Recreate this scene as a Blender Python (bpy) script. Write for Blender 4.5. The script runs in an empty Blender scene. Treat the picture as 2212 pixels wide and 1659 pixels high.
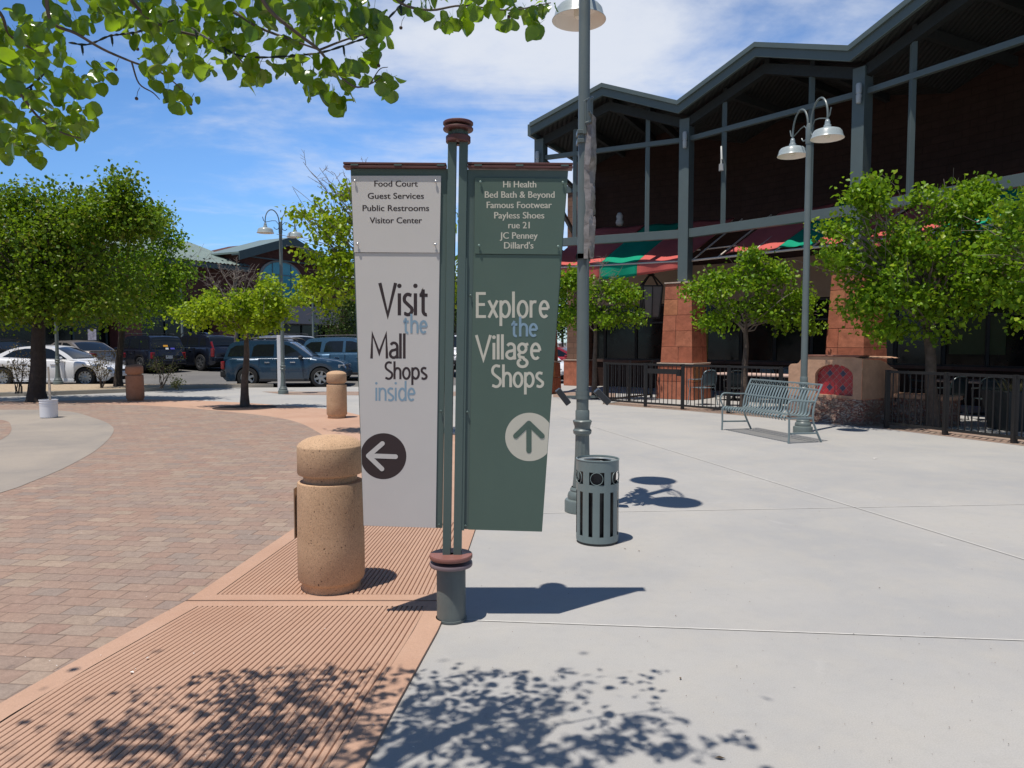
import bpy, math, random
import numpy as np
from mathutils import Vector, Matrix

R = math.radians
PI = math.pi
rng = np.random.default_rng(11)
random.seed(7)
scene = bpy.context.scene
COL = scene.collection

# ------------------------------------------------------------------ camera
F, CX, CY = 1597.0, 1106.0, 829.5        # focal length and centre of the 2212 px wide survey grid
EYE = 1.6
PITCH = math.atan(89.5 / F)
cam_d = bpy.data.cameras.new('camera')
cam = bpy.data.objects.new('camera', cam_d)
COL.objects.link(cam)
cam.location = (0, 0, EYE)
cam.rotation_euler = (PI / 2 - PITCH, 0, 0)
cam_d.sensor_width = 36
cam_d.lens = 36 * F / 2212
cam_d.clip_start = 0.05
cam_d.clip_end = 6000
scene.camera = cam

# ------------------------------------------------------------------ light
SUN_EL, SUN_AZ = R(74.0), R(225)         # azimuth clockwise from +Y
to_sun = Vector((math.cos(SUN_EL) * math.sin(SUN_AZ), math.cos(SUN_EL) * math.cos(SUN_AZ), math.sin(SUN_EL)))
sun_d = bpy.data.lights.new('sun', 'SUN')
sun_d.energy = 4.7
sun_d.angle = R(0.53)
sun_d.color = (1.0, 0.94, 0.86)
sun = bpy.data.objects.new('sun', sun_d)
COL.objects.link(sun)
sun.location = (-20, -20, 60)
sun.rotation_euler = (-to_sun).to_track_quat('-Z', 'Y').to_euler()

scene.view_settings.view_transform = 'Standard'
scene.view_settings.look = 'None'
scene.view_settings.gamma = 1
scene.view_settings.exposure = 0.0
scene.view_settings.use_curve_mapping = False

w = bpy.data.worlds.new('World')
scene.world = w
w.use_nodes = True
nt = w.node_tree
nt.nodes.clear()
def wn(t, **k):
    n = nt.nodes.new(t)
    for a, v in k.items(): setattr(n, a, v)
    return n
def wl(a, b): nt.links.new(a, b)
def wmath(op, a, b=None, c=None, clamp=False):
    n = wn('ShaderNodeMath', operation=op); n.use_clamp = clamp
    for i, v in enumerate((a, b, c)):
        if v is None: continue
        if isinstance(v, (int, float)): n.inputs[i].default_value = v
        else: wl(v, n.inputs[i])
    return n.outputs[0]
sky = wn('ShaderNodeTexSky', sky_type='NISHITA')
sky.sun_disc = False
sky.sun_elevation = SUN_EL
sky.sun_rotation = SUN_AZ
sky.altitude = 1400
sky.air_density = 1.0
sky.dust_density = 0.6
sky.ozone_density = 2.2
tc = wn('ShaderNodeTexCoord')
sep = wn('ShaderNodeSeparateXYZ'); wl(tc.outputs['Generated'], sep.inputs[0])
zz = wmath('MAXIMUM', sep.outputs[2], 0.02)
zz = wmath('ADD', zz, 0.10)
px_ = wmath('DIVIDE', sep.outputs[0], zz)
py_ = wmath('DIVIDE', sep.outputs[1], zz)
comb = wn('ShaderNodeCombineXYZ'); wl(px_, comb.inputs[0]); wl(py_, comb.inputs[1])
mp = wn('ShaderNodeMapping'); wl(comb.outputs[0], mp.inputs[0])
mp.inputs['Rotation'].default_value = (0, 0, R(-28)); mp.inputs['Scale'].default_value = (0.85, 1.35, 1)
mp.inputs['Location'].default_value = (0.4, 0.15, 0)
n1 = wn('ShaderNodeTexNoise'); wl(mp.outputs[0], n1.inputs['Vector'])
n1.inputs['Scale'].default_value = 1.15; n1.inputs['Detail'].default_value = 9; n1.inputs['Roughness'].default_value = 0.57; n1.inputs['Distortion'].default_value = 0.5
n2 = wn('ShaderNodeTexNoise'); wl(comb.outputs[0], n2.inputs['Vector'])
n2.inputs['Scale'].default_value = 9.0; n2.inputs['Detail'].default_value = 6; n2.inputs['Roughness'].default_value = 0.6
# the big cirrus bank lies ahead and a little right of the view axis
az = wmath('ARCTAN2', sep.outputs[0], sep.outputs[1])
def bump_fn(c, width, inp):
    d = wmath('DIVIDE', wmath('SUBTRACT', inp, c), width)
    return wmath('POWER', 2.718, wmath('MULTIPLY', wmath('MULTIPLY', d, d), -1.0))
bank = wmath('MULTIPLY', bump_fn(0.10, 0.30, az), bump_fn(0.42, 0.34, sep.outputs[2]))
m = wmath('ADD', wmath('MULTIPLY', n1.outputs[0], 1.0), wmath('MULTIPLY', n2.outputs[0], 0.22))
m = wmath('ADD', m, wmath('MULTIPLY', bank, 0.42))
mask = wn('ShaderNodeMapRange', interpolation_type='SMOOTHSTEP')
wl(m, mask.inputs[0]); mask.inputs[1].default_value = 0.58; mask.inputs[2].default_value = 1.08; mask.inputs[3].default_value = 0.0; mask.inputs[4].default_value = 0.93
mixc = wn('ShaderNodeMix', data_type='RGBA')
lift = wmath('ADD', 0.72, wmath('MULTIPLY', wmath('MULTIPLY', bump_fn(0.24, 0.28, sep.outputs[2]), bump_fn(0.0, 0.9, az)), 0.95))
skc = wn('ShaderNodeVectorMath', operation='SCALE'); wl(sky.outputs[0], skc.inputs[0]); wl(lift, skc.inputs['Scale'])
tint = wn('ShaderNodeVectorMath', operation='MULTIPLY'); wl(skc.outputs[0], tint.inputs[0]); tint.inputs[1].default_value = (0.72, 0.99, 1.24)
wl(mask.outputs[0], mixc.inputs[0]); wl(tint.outputs[0], mixc.inputs[6]); mixc.inputs[7].default_value = (7.7, 8.1, 8.9, 1)
bg = wn('ShaderNodeBackground'); bg.inputs[1].default_value = 0.10
wl(mixc.outputs[2], bg.inputs[0])
wo = wn('ShaderNodeOutputWorld'); wl(bg.outputs[0], wo.inputs[0])

# ------------------------------------------------------------------ survey helpers: photo grid -> metres
cp, sp = math.cos(PITCH), math.sin(PITCH)
def ray(px, py):
    u, v = (px - CX) / F, (CY - py) / F
    return Vector((u, cp + v * sp, -sp + v * cp))
def G(px, py, z=0.0):
    d = ray(px, py); t = (z - EYE) / d.z
    return Vector((d.x * t, d.y * t, z))
def A(px, py, Y):
    d = ray(px, py); t = Y / d.y
    return Vector((d.x * t, Y, EYE + d.z * t))
def lot_z(y, x=-10):
    if x > -1.0: return -0.06
    return -0.06 if y < 26.5 else (-0.06 + 0.042 * (y - 26.5) if y < 40 else 0.507)

# ------------------------------------------------------------------ materials
MATS = {}
class NT:
    def __init__(s, name):
        s.m = bpy.data.materials.new(name); s.m.use_nodes = True
        s.t = s.m.node_tree; s.b = s.t.nodes['Principled BSDF']; s.out = s.t.nodes['Material Output']
    def n(s, t, **k):
        n = s.t.nodes.new(t)
        for a, v in k.items(): setattr(n, a, v)
        return n
    def l(s, a, b): s.t.links.new(a, b)
    def math(s, op, a, b=None, c=None, clamp=False):
        n = s.n('ShaderNodeMath', operation=op); n.use_clamp = clamp
        for i, v in enumerate((a, b, c)):
            if v is None: continue
            if isinstance(v, (int, float)): n.inputs[i].default_value = v
            else: s.l(v, n.inputs[i])
        return n.outputs[0]
    def noise(s, vec, scale, detail=4, rough=.55, dist=0.0):
        n = s.n('ShaderNodeTexNoise'); s.l(vec, n.inputs['Vector'])
        n.inputs['Scale'].default_value = scale; n.inputs['Detail'].default_value = detail
        n.inputs['Roughness'].default_value = rough; n.inputs['Distortion'].default_value = dist
        return n.outputs[0]
    def vec(s, world=False):
        if world: return s.n('ShaderNodeNewGeometry').outputs['Position']
        return s.n('ShaderNodeTexCoord').outputs['Object']
    def mix(s, f, a, b, mode='MIX'):
        n = s.n('ShaderNodeMix', data_type='RGBA', blend_type=mode)
        for i, v in ((0, f), (6, a), (7, b)):
            if isinstance(v, (int, float)): n.inputs[i].default_value = v
            elif isinstance(v, tuple): n.inputs[i].default_value = (*v, 1) if len(v) == 3 else v
            else: s.l(v, n.inputs[i])
        return n.outputs[2]
    def ramp(s, f, stops):
        n = s.n('ShaderNodeValToRGB'); s.l(f, n.inputs[0])
        e = n.color_ramp.elements
        while len(e) < len(stops): e.new(0.5)
        for i, (p, c) in enumerate(stops):
            e[i].position = p; e[i].color = (*c, 1) if len(c) == 3 else c
        return n.outputs[0]
    def maprange(s, v, a, b, c=0.0, d=1.0):
        n = s.n('ShaderNodeMapRange'); s.l(v, n.inputs[0])
        for i, x in enumerate((a, b, c, d)): n.inputs[i + 1].default_value = x
        return n.outputs[0]
    def bump(s, h, strength, dist=0.01, normal=None):
        n = s.n('ShaderNodeBump'); s.l(h, n.inputs['Height'])
        n.inputs['Strength'].default_value = strength; n.inputs['Distance'].default_value = dist
        if normal is not None: s.l(normal, n.inputs['Normal'])
        return n.outputs[0]

def mat(name, col, rough=.55, metal=0.0, var=.10, vscale=4.0, bump=0.0, bscale=80.0, island=0.0, spec=.5, world=False, coat=0.0, streak=0.0):
    if name in MATS: return MATS[name]
    s = NT(name); v = s.vec(world)
    c = None
    f = s.noise(v, vscale, 5, .6)
    k = s.maprange(f, .25, .75, 1 - var, 1 + var)
    if island:
        isl = s.n('ShaderNodeNewGeometry').outputs['Random Per Island']
        k = s.math('MULTIPLY', k, s.maprange(isl, 0, 1, 1 - island, 1 + island))
    hs = s.n('ShaderNodeHueSaturation'); hs.inputs['Color'].default_value = (*col, 1); s.l(k, hs.inputs['Value'])
    c = hs.outputs[0]
    if streak:
        mp = s.n('ShaderNodeMapping'); s.l(v, mp.inputs[0]); mp.inputs['Scale'].default_value = (14, 14, .8)
        g = s.maprange(s.noise(mp.outputs[0], 1.5, 5, .6), .52, .75, 0, streak)
        c = s.mix(g, c, tuple(x * .45 for x in col))
    s.l(c, s.b.inputs['Base Color'])
    s.l(s.maprange(s.noise(v, vscale * 3.1, 3), .3, .7, max(.02, rough - .07), min(1, rough + .08)), s.b.inputs['Roughness'])
    s.b.inputs['Metallic'].default_value = metal
    s.b.inputs['Specular IOR Level'].default_value = spec
    if coat:
        s.b.inputs['Coat Weight'].default_value = coat; s.b.inputs['Coat Roughness'].default_value = .04
    if bump:
        s.l(s.bump(s.noise(v, bscale, 5, .6), bump, .01), s.b.inputs['Normal'])
    MATS[name] = s.m
    return s.m

def leaf_mat(name, cols, trans, tw=.38, rough=.42, spec=.22):
    s = NT(name)
    g = s.n('ShaderNodeNewGeometry')
    rp = s.ramp(g.outputs['Random Per Island'], [(0, cols[0]), (.45, cols[1]), (.8, cols[2]), (1, cols[3])])
    big = s.noise(g.outputs['Position'], .9, 2)
    rp = s.mix(s.maprange(big, .35, .7, 0, .55), rp, cols[2])
    s.l(rp, s.b.inputs['Base Color']); s.b.inputs['Roughness'].default_value = rough
    s.b.inputs['Specular IOR Level'].default_value = spec
    t = s.n('ShaderNodeBsdfTranslucent')
    s.l(s.mix(.35, trans, rp, 'MIX'), t.inputs['Color'])
    mx = s.n('ShaderNodeMixShader')
    wno = s.n('ShaderNodeTexWhiteNoise', noise_dimensions='1D'); s.l(g.outputs['Random Per Island'], wno.inputs['W'])
    s.l(s.maprange(wno.outputs['Value'], 0, 1, tw * .45, tw * 1.45), mx.inputs[0])
    s.l(s.b.outputs[0], mx.inputs[1]); s.l(t.outputs[0], mx.inputs[2]); s.l(mx.outputs[0], s.out.inputs[0])
    return s.m

# ------------------------------------------------------------------ object helpers
WLOC = {}
class MB:
    """collects geometry for ONE mesh object"""
    def __init__(s): s.v = []; s.f = []
    def add(s, vs, fs):
        o = len(s.v); s.v += [Vector(p) for p in vs]; s.f += [tuple(i + o for i in f) for f in fs]; return s
    def box(s, c, size, M=None):
        hx, hy, hz = size[0] / 2, size[1] / 2, size[2] / 2
        vs = [Vector((x, y, z)) for x in (-hx, hx) for y in (-hy, hy) for z in (-hz, hz)]
        if M is not None: vs = [M @ p for p in vs]
        return s.hexa([p + Vector(c) for p in vs])
    def hexa(s, v):   # order x(-,+) y(-,+) z(-,+)
        return s.add(v, [(0, 1, 3, 2), (4, 6, 7, 5), (0, 4, 5, 1), (2, 3, 7, 6), (0, 2, 6, 4), (1, 5, 7, 3)])
    def bar(s, a, b, wd, ht, up=(0, 0, 1)):
        a, b = Vector(a), Vector(b); d = (b - a).normalized(); up = Vector(up)
        if abs(d.dot(up)) > .999: up = Vector((0, 1, 0))
        sx = d.cross(up).normalized() * wd / 2; sz = sx.cross(d).normalized() * ht / 2
        return s.hexa([a - sx - sz, a - sx + sz, a + sx - sz, a + sx + sz, b - sx - sz, b - sx + sz, b + sx - sz, b + sx + sz])
    def tube(s, pts, r, n=8, cap=True):
        pts = [Vector(p) for p in pts]; rr = r if isinstance(r, (list, tuple)) else [r] * len(pts)
        ref = None; rings = []; o = len(s.v)
        for i, p in enumerate(pts):
            d = (pts[min(i + 1, len(pts) - 1)] - pts[max(i - 1, 0)])
            d = d.normalized() if d.length > 1e-9 else Vector((0, 0, 1))
            if ref is None: ref = d.orthogonal().normalized()
            ref = (ref - d * ref.dot(d)); ref = ref.normalized() if ref.length > 1e-6 else d.orthogonal().normalized()
            q = d.cross(ref)
            for k in range(n):
                a = 2 * PI * k / n; s.v.append(p + (ref * math.cos(a) + q * math.sin(a)) * rr[i])
        for i in range(len(pts) - 1):
            for k in range(n):
                a = o + i * n + k; b = o + i * n + (k + 1) % n
                s.f.append((a, b, b + n, a + n))
        if cap:
            s.f.append(tuple(o + k for k in reversed(range(n)))); s.f.append(tuple(o + (len(pts) - 1) * n + k for k in range(n)))
        return s
    def lathe(s, prof, c=(0, 0, 0), n=32, M=None, a0=0.0, a1=2 * PI, cap=False):
        full = abs(a1 - a0 - 2 * PI) < 1e-6; o = len(s.v); c = Vector(c); m = n if full else n + 1
        for (r, z) in prof:
            for k in range(m):
                a = a0 + (a1 - a0) * k / n; p = Vector((r * math.cos(a), r * math.sin(a), z))
                if M is not None: p = M @ p
                s.v.append(p + c)
        for i in range(len(prof) - 1):
            for k in range(n):
                a = o + i * m + k; b = o + i * m + ((k + 1) % m if full else k + 1)
                s.f.append((a, b, b + m, a + m))
        if full and cap:
            if prof[0][0] > 1e-5: s.f.append(tuple(o + k for k in reversed(range(m))))
            if prof[-1][0] > 1e-5: s.f.append(tuple(o + (len(prof) - 1) * m + k for k in range(m)))
        return s
    def prism(s, poly, vec):
        o = len(s.v); n = len(poly); vec = Vector(vec)
        s.v += [Vector(p) for p in poly] + [Vector(p) + vec for p in poly]
        s.f.append(tuple(o + i for i in reversed(range(n)))); s.f.append(tuple(o + n + i for i in range(n)))
        for i in range(n):
            j = (i + 1) % n; s.f.append((o + i, o + j, o + n + j, o + n + i))
        return s
    def ring(s, c, rad, r, n=20, m=6, M=None):
        pts = []
        for k in range(n + 1):
            a = 2 * PI * k / n; p = Vector((rad * math.cos(a), 0, rad * math.sin(a)))
            if M is not None: p = M @ p
            pts.append(p + Vector(c))
        return s.tube(pts, r, m, cap=False)
    def grid(s, fn, nu, nv):
        o = len(s.v)
        for i in range(nu + 1):
            for j in range(nv + 1): s.v.append(Vector(fn(i / nu, j / nv)))
        for i in range(nu):
            for j in range(nv):
                a = o + i * (nv + 1) + j; s.f.append((a, a + 1, a + nv + 2, a + nv + 1))
        return s
    def build(s, name, material, parent=None, smooth=35, bevel=0.0, label=None):
        me = bpy.data.meshes.new(name)
        L = WLOC.get(parent.name, Vector((0, 0, 0))) if parent is not None else Vector((0, 0, 0))
        me.from_pydata([tuple(p - L) for p in s.v], [], s.f)
        return link(name, me, material, parent, smooth, bevel, label)
def link(name, me, material, parent=None, smooth=35, bevel=0.0, label=None):
    me.materials.append(material)
    o = bpy.data.objects.new(name, me); COL.objects.link(o)
    if parent is not None:
        o.parent = parent; WLOC[o.name] = WLOC.get(parent.name, Vector((0, 0, 0)))
    else: WLOC[o.name] = Vector((0, 0, 0))
    if smooth:
        me.shade_smooth(); me.set_sharp_from_angle(angle=R(smooth))
    if bevel:
        b = o.modifiers.new('bevel', 'BEVEL'); b.width = bevel; b.segments = 2; b.limit_method = 'ANGLE'
    if label: o['label'] = label
    return o
def mesh_np(name, verts, faces, material, parent=None, smooth=0):
    """verts (n,3) array, faces (m,k) array"""
    me = bpy.data.meshes.new(name)
    L = np.array(WLOC.get(parent.name, (0, 0, 0))) if parent is not None else np.zeros(3)
    verts = (verts - L).astype(np.float32); k = faces.shape[1]
    me.vertices.add(len(verts)); me.vertices.foreach_set('co', verts.ravel())
    me.loops.add(faces.size); me.loops.foreach_set('vertex_index', faces.ravel().astype(np.int32))
    me.polygons.add(len(faces))
    me.polygons.foreach_set('loop_start', np.arange(0, faces.size, k, dtype=np.int32))
    me.polygons.foreach_set('loop_total', np.full(len(faces), k, dtype=np.int32))
    me.update(calc_edges=True); me.validate()
    o = link(name, me, material, parent, 0)
    if smooth: me.shade_smooth()
    return o
def tag(o, label, cat, group=None):
    o['label'] = label; o['category'] = cat
    if group: o['group'] = group
    return o
def thing(name, label, cat, loc=(0, 0, 0), group=None, rz=0.0):
    o = bpy.data.objects.new(name, None); COL.objects.link(o); o.empty_display_size = .2
    o.location = loc; o.rotation_euler = (0, 0, rz); WLOC[o.name] = Vector(loc)
    return tag(o, label, cat, group)
def proto(name, label, cat, group=None):
    return thing(name, label, cat, (0, 0, 0), group)
def place(o, loc, rz=0.0, sc=None):
    o.location = loc; o.rotation_euler = (0, 0, rz); WLOC[o.name] = Vector(loc)
    if sc: o.scale = (sc, sc, sc)
    return o
def dup(root, loc, rz, label, sc=None, swap=None):
    r = root.copy(); COL.objects.link(r); r['label'] = label
    def rec(src, dst):
        for ch in list(src.children):
            c = ch.copy(); COL.objects.link(c); c.parent = dst
            if swap and ch.data and ch.data.materials and ch.data.materials[0].name in swap:
                c.data = ch.data.copy(); c.data.materials[0] = swap[ch.data.materials[0].name]
            rec(ch, c)
    rec(root, r)
    return place(r, loc, rz, sc)
def struct(o, kind='structure'):
    o['kind'] = kind; return o
def smoothline(pts, n=8):
    """Catmull-Rom through points"""
    P = [Vector(p) for p in pts]; P = [P[0] * 2 - P[1]] + P + [P[-1] * 2 - P[-2]]; out = []
    for i in range(1, len(P) - 2):
        for k in range(n):
            t = k / n; a, b, c, d = P[i - 1], P[i], P[i + 1], P[i + 2]
            out.append(.5 * ((2 * b) + (c - a) * t + (2 * a - 5 * b + 4 * c - d) * t * t + (3 * b - a - 3 * c + d) * t ** 3))
    out.append(P[-2]); return out
# ================================================================== GROUND
def sheet(name, pts, z, material, thick=0.0):
    from mathutils.geometry import tessellate_polygon
    poly = [Vector((p[0], p[1], z)) for p in pts]
    b = MB()
    if thick:
        # counter clockwise order expected
        area = sum(poly[i].x * poly[(i + 1) % len(poly)].y - poly[(i + 1) % len(poly)].x * poly[i].y for i in range(len(poly)))
        if area < 0: poly.reverse()
    tris = tessellate_polygon([poly])
    b.v = poly[:]
    for t in tris:
        a, c, d = (poly[i] for i in t)
        b.f.append(tuple(t) if (c - a).cross(d - a).z > 0 else tuple(reversed(t)))
    if thick:
        n = len(poly); b.v += [p - Vector((0, 0, thick)) for p in poly]
        for i in range(n):
            j = (i + 1) % n; b.f.append((i, n + i, n + j, j))
    return struct(b.build(name, material, None, 0))

def concrete_mat(name, base, dark, warm, stain=.5):
    s = NT(name); v = s.vec(True)
    a = s.noise(v, .55, 6, .62, .3); b_ = s.noise(v, 2.6, 6, .65); c = s.noise(v, 160, 3, .6); d = s.noise(v, 14, 5, .6)
    col = s.mix(s.maprange(a, .36, .62, 0, min(1, stain * 1.5)), base, dark)
    col = s.mix(s.maprange(b_, .45, .72, 0, .45), col, warm)
    col = s.mix(s.maprange(d, .5, .8, 0, .35), col, tuple(x * .82 for x in base))
    k = s.maprange(c, .3, .7, .90, 1.09)
    col = s.mix(1.0, col, s.ramp(k, [(0, (0, 0, 0)), (1, (1, 1, 1))]), 'MULTIPLY') if False else col
    hs = s.n('ShaderNodeHueSaturation'); s.l(col, hs.inputs['Color']); s.l(k, hs.inputs['Value'])
    # sparse dark specks
    vo = s.n('ShaderNodeTexVoronoi'); s.l(v, vo.inputs['Vector']); vo.inputs['Scale'].default_value = 5.0
    sp_ = s.maprange(vo.outputs['Distance'], .02, .035, .6, 0)
    fin = s.mix(sp_, hs.outputs[0], tuple(x * .3 for x in base))
    gum = s.n('ShaderNodeTexVoronoi'); s.l(v, gum.inputs['Vector']); gum.inputs['Scale'].default_value = 1.3
    gs = s.n('ShaderNodeSeparateColor'); s.l(gum.outputs['Color'], gs.inputs[0])
    gk = s.math('MULTIPLY', s.maprange(gum.outputs['Distance'], .022, .034, .42, 0), s.math('LESS_THAN', gs.outputs[0], .55))
    fin = s.mix(gk, fin, tuple(x * .55 for x in base))
    sc1 = s.noise(v, 1.7, 7, .72, 1.2)
    fin = s.mix(s.maprange(sc1, .60, .72, 0, .30), fin, tuple(min(1, x * 1.28) for x in base))
    ck = s.n('ShaderNodeTexVoronoi', feature='DISTANCE_TO_EDGE'); ckm = s.n('ShaderNodeVectorMath', operation='ADD'); ckn = s.n('ShaderNodeTexNoise'); s.l(v, ckn.inputs['Vector']); ckn.inputs['Scale'].default_value = 1.6; ckn.inputs['Detail'].default_value = 8
    s.l(v, ckm.inputs[0]); s.l(ckn.outputs['Color'], ckm.inputs[1]); s.l(ckm.outputs[0], ck.inputs['Vector']); ck.inputs['Scale'].default_value = .22
    crk = s.math('MULTIPLY', s.maprange(ck.outputs['Distance'], .0, .0012, .5, 0), s.maprange(s.noise(v, .5, 2), .5, .6, 0, 1))
    fin = s.mix(crk, fin, tuple(x * .5 for x in base))
    s.l(fin, s.b.inputs['Base Color']); s.b.inputs['Roughness'].default_value = .82
    s.b.inputs['Specular IOR Level'].default_value = .3
    s.l(s.bump(s.noise(v, 220, 4, .65), .28, .004), s.b.inputs['Normal'])
    return s.m
M_conc = concrete_mat('plaza_concrete', (.405, .393, .371), (.325, .325, .325), (.43, .403, .355))
M_conc_tan = concrete_mat('circle_concrete', (.345, .30, .252), (.26, .235, .21), (.36, .31, .255), .8)
M_tan = concrete_mat('terracotta_concrete', (.485, .312, .222), (.43, .262, .182), (.51, .338, .25), .7)
M_kerb = concrete_mat('kerb_concrete', (.42, .38, .32), (.34, .31, .27), (.44, .39, .32))
M_joint = mat('joint_sealant', (.53, .515, .48), .9, var=.2, vscale=9, world=True)
M_dark_joint = mat('dark_joint', (.11, .075, .055), .95, var=.3, vscale=9, world=True)

def asphalt():
    s = NT('asphalt'); v = s.vec(True)
    a = s.noise(v, .35, 5, .6); b_ = s.noise(v, 90, 3, .7)
    col = s.mix(s.maprange(a, .35, .7), (.125, .12, .115), (.17, .163, .153))
    hs = s.n('ShaderNodeHueSaturation'); s.l(col, hs.inputs['Color']); s.l(s.maprange(b_, .3, .7, .75, 1.25), hs.inputs['Value'])
    s.l(hs.outputs[0], s.b.inputs['Base Color']); s.b.inputs['Roughness'].default_value = .9
    return s.m
M_asphalt = asphalt()

def paver_mat():
    s = NT('clay_pavers'); v = s.vec(True)
    mp = s.n('ShaderNodeMapping'); s.l(v, mp.inputs[0]); mp.inputs['Rotation'].default_value = (0, 0, R(6))
    wob = s.n('ShaderNodeVectorMath', operation='SCALE'); ns = s.n('ShaderNodeTexNoise'); s.l(v, ns.inputs['Vector']); ns.inputs['Scale'].default_value = 7
    s.l(ns.outputs['Color'], wob.inputs[0]); wob.inputs['Scale'].default_value = .02
    av = s.n('ShaderNodeVectorMath', operation='ADD'); s.l(mp.outputs[0], av.inputs[0]); s.l(wob.outputs[0], av.inputs[1])
    sx = s.n('ShaderNodeSeparateXYZ'); s.l(av.outputs[0], sx.inputs[0])
    W_, H_ = .205, .142
    row = s.math('FLOOR', s.math('DIVIDE', sx.outputs[1], H_))
    off = s.math('MULTIPLY', s.math('FLOORED_MODULO', row, 2.0), .5)
    wr = s.n('ShaderNodeTexWhiteNoise', noise_dimensions='1D'); s.l(row, wr.inputs['W'])
    xx = s.math('ADD', s.math('ADD', s.math('DIVIDE', sx.outputs[0], W_), off), s.math('MULTIPLY', wr.outputs['Value'], .35))
    colm = s.math('FLOOR', xx)
    fx = s.math('FRACT', xx); fy = s.math('FRACT', s.math('DIVIDE', sx.outputs[1], H_))
    ex = s.math('MULTIPLY', s.math('MINIMUM', fx, s.math('SUBTRACT', 1.0, fx)), W_)
    ey = s.math('MULTIPLY', s.math('MINIMUM', fy, s.math('SUBTRACT', 1.0, fy)), H_)
    e = s.math('SMOOTH_MIN', ex, ey, .012)
    cb = s.n('ShaderNodeCombineXYZ'); s.l(colm, cb.inputs[0]); s.l(row, cb.inputs[1])
    wnz = s.n('ShaderNodeTexWhiteNoise', noise_dimensions='2D'); s.l(cb.outputs[0], wnz.inputs['Vector'])
    tint = s.ramp(wnz.outputs['Value'], [(0, (.295, .190, .145)), (.2, (.335, .220, .165)), (.38, (.26, .188, .155)), (.55, (.335, .258, .195)), (.7, (.29, .178, .138)), (.85, (.235, .193, .170)), (1, (.38, .285, .215))])
    dirt = s.noise(v, 1.1, 6, .65); fine = s.noise(v, 130, 4, .65); mid = s.noise(v, 22, 4, .6)
    tint = s.mix(s.maprange(dirt, .4, .7, .28, .65), tint, (.315, .24, .195))
    hs = s.n('ShaderNodeHueSaturation'); s.l(tint, hs.inputs['Color'])
    s.l(s.math('MULTIPLY', s.maprange(fine, .3, .7, .82, 1.16), s.maprange(mid, .3, .7, .88, 1.1)), hs.inputs['Value'])
    joint = s.maprange(e, .0015, .0065, 1, 0)
    jd = s.math('MULTIPLY', joint, s.maprange(s.noise(v, 5, 3), .3, .7, .35, .9))
    fin = s.mix(jd, hs.outputs[0], (.12, .085, .065))
    s.l(fin, s.b.inputs['Base Color']); s.b.inputs['Roughness'].default_value = .88; s.b.inputs['Specular IOR Level'].default_value = .25
    hgt = s.math('ADD', s.maprange(e, 0, .014, 0, 1), s.math('MULTIPLY', fine, .22))
    s.l(s.bump(hgt, .55, .006), s.b.inputs['Normal'])
    return s.m
M_paver = paver_mat()

# big ground sheet (asphalt) out to the horizon, rising a little across the car park
rows = [-400, -40, 26.5, 30, 34, 40, 120, 900, 4000]
gz = [-.20, -.20, -.06, .087, .255, .507, .55, .8, 1.5]
b = MB()
for y, z in zip(rows, gz):                    # the right hand part stays level
    zr = min(z, -.06)
    b.v += [Vector((-3500, y, z)), Vector((-4.5, y, z)), Vector((-1.0, y, zr)), Vector((3500, y, zr))]
for i in range(len(rows) - 1):
    for k in range(3): b.f.append((4 * i + k, 4 * i + k + 1, 4 * i + k + 5, 4 * i + k + 4))
struct(b.build('parking_lot', M_asphalt, None, 0))

plaza = [(-40, -30), (60, -30), (60, 40), (16, 40), (9, 31.5), (3.4, 29.2), (1.5, 28.6), (-2.0, 27.6), (-7.5, 26.4), (-12, 26.2), (-40, 26.6)]
sheet('plaza_paving', plaza, 0.0, M_conc, .14)

# concrete circle with the pavers around it on the left
pav = smoothline([G(640, 1140), G(722, 1040), G(738, 985), G(687, 934), G(608, 904), G(444, 885), G(308, 876), G(137, 872), G(-120, 872), G(-500, 880)], 8)
edge_near = [Vector((-2.9, -4, 0)), Vector((-2.42, 1.5, 0)), G(0, 1527), G(390, 1310)]
pav_poly = edge_near + pav + [Vector((-30, 18, 0)), Vector((-30, -4, 0))]
sheet('brick_paving', pav_poly, .004, M_paver)
circ = smoothline([G(-330, 1160), G(0, 1066), G(68, 1042), G(147, 1008), G(212, 970), G(244, 936), G(239, 919), G(205, 904), G(137, 888), G(0, 886), G(-160, 892), G(-420, 930), G(-330, 1160)], 8)
sheet('circle_paving', circ[:-1], .008, M_conc_tan)
inner = smoothline([G(-120, 905), G(0, 908), G(24, 922), G(12, 945), G(-60, 970), G(-200, 975), G(-230, 930), G(-120, 905)], 6)
sheet('inner_brick_paving', inner[:-1], .012, M_paver)

# terracotta band round the pavers, then the foreground strip
outer = smoothline([Vector((-.30, 6.6, 0)), Vector((-.38, 9.2, 0)), Vector((-.9, 12.6, 0)), G(900, 925), G(782, 898), G(700, 883), G(522, 870), G(378, 864), G(250, 863), G(120, 866), G(-120, 868), G(-520, 872)], 8)
band = [Vector((-.30, 6.6, 0)) ] + outer[1:] + list(reversed(pav)) + [Vector((-1.84, 6.6, 0))]
band = outer + list(reversed(pav[1:])) + [Vector((-1.83, 6.6, 0))]
sheet('terracotta_band', band, .0045, M_tan)
tree_circle = [G(529, 881) + Vector((.75 * math.cos(a), .75 * math.sin(a), 0)) for a in np.linspace(0, 2 * PI, 24)[:-1]]
sheet('tree_bed', tree_circle, .0085, mat('bark_mulch', (.05, .03, .022), .95, var=.5, vscale=40, bump=.8, bscale=60, world=True))

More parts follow.
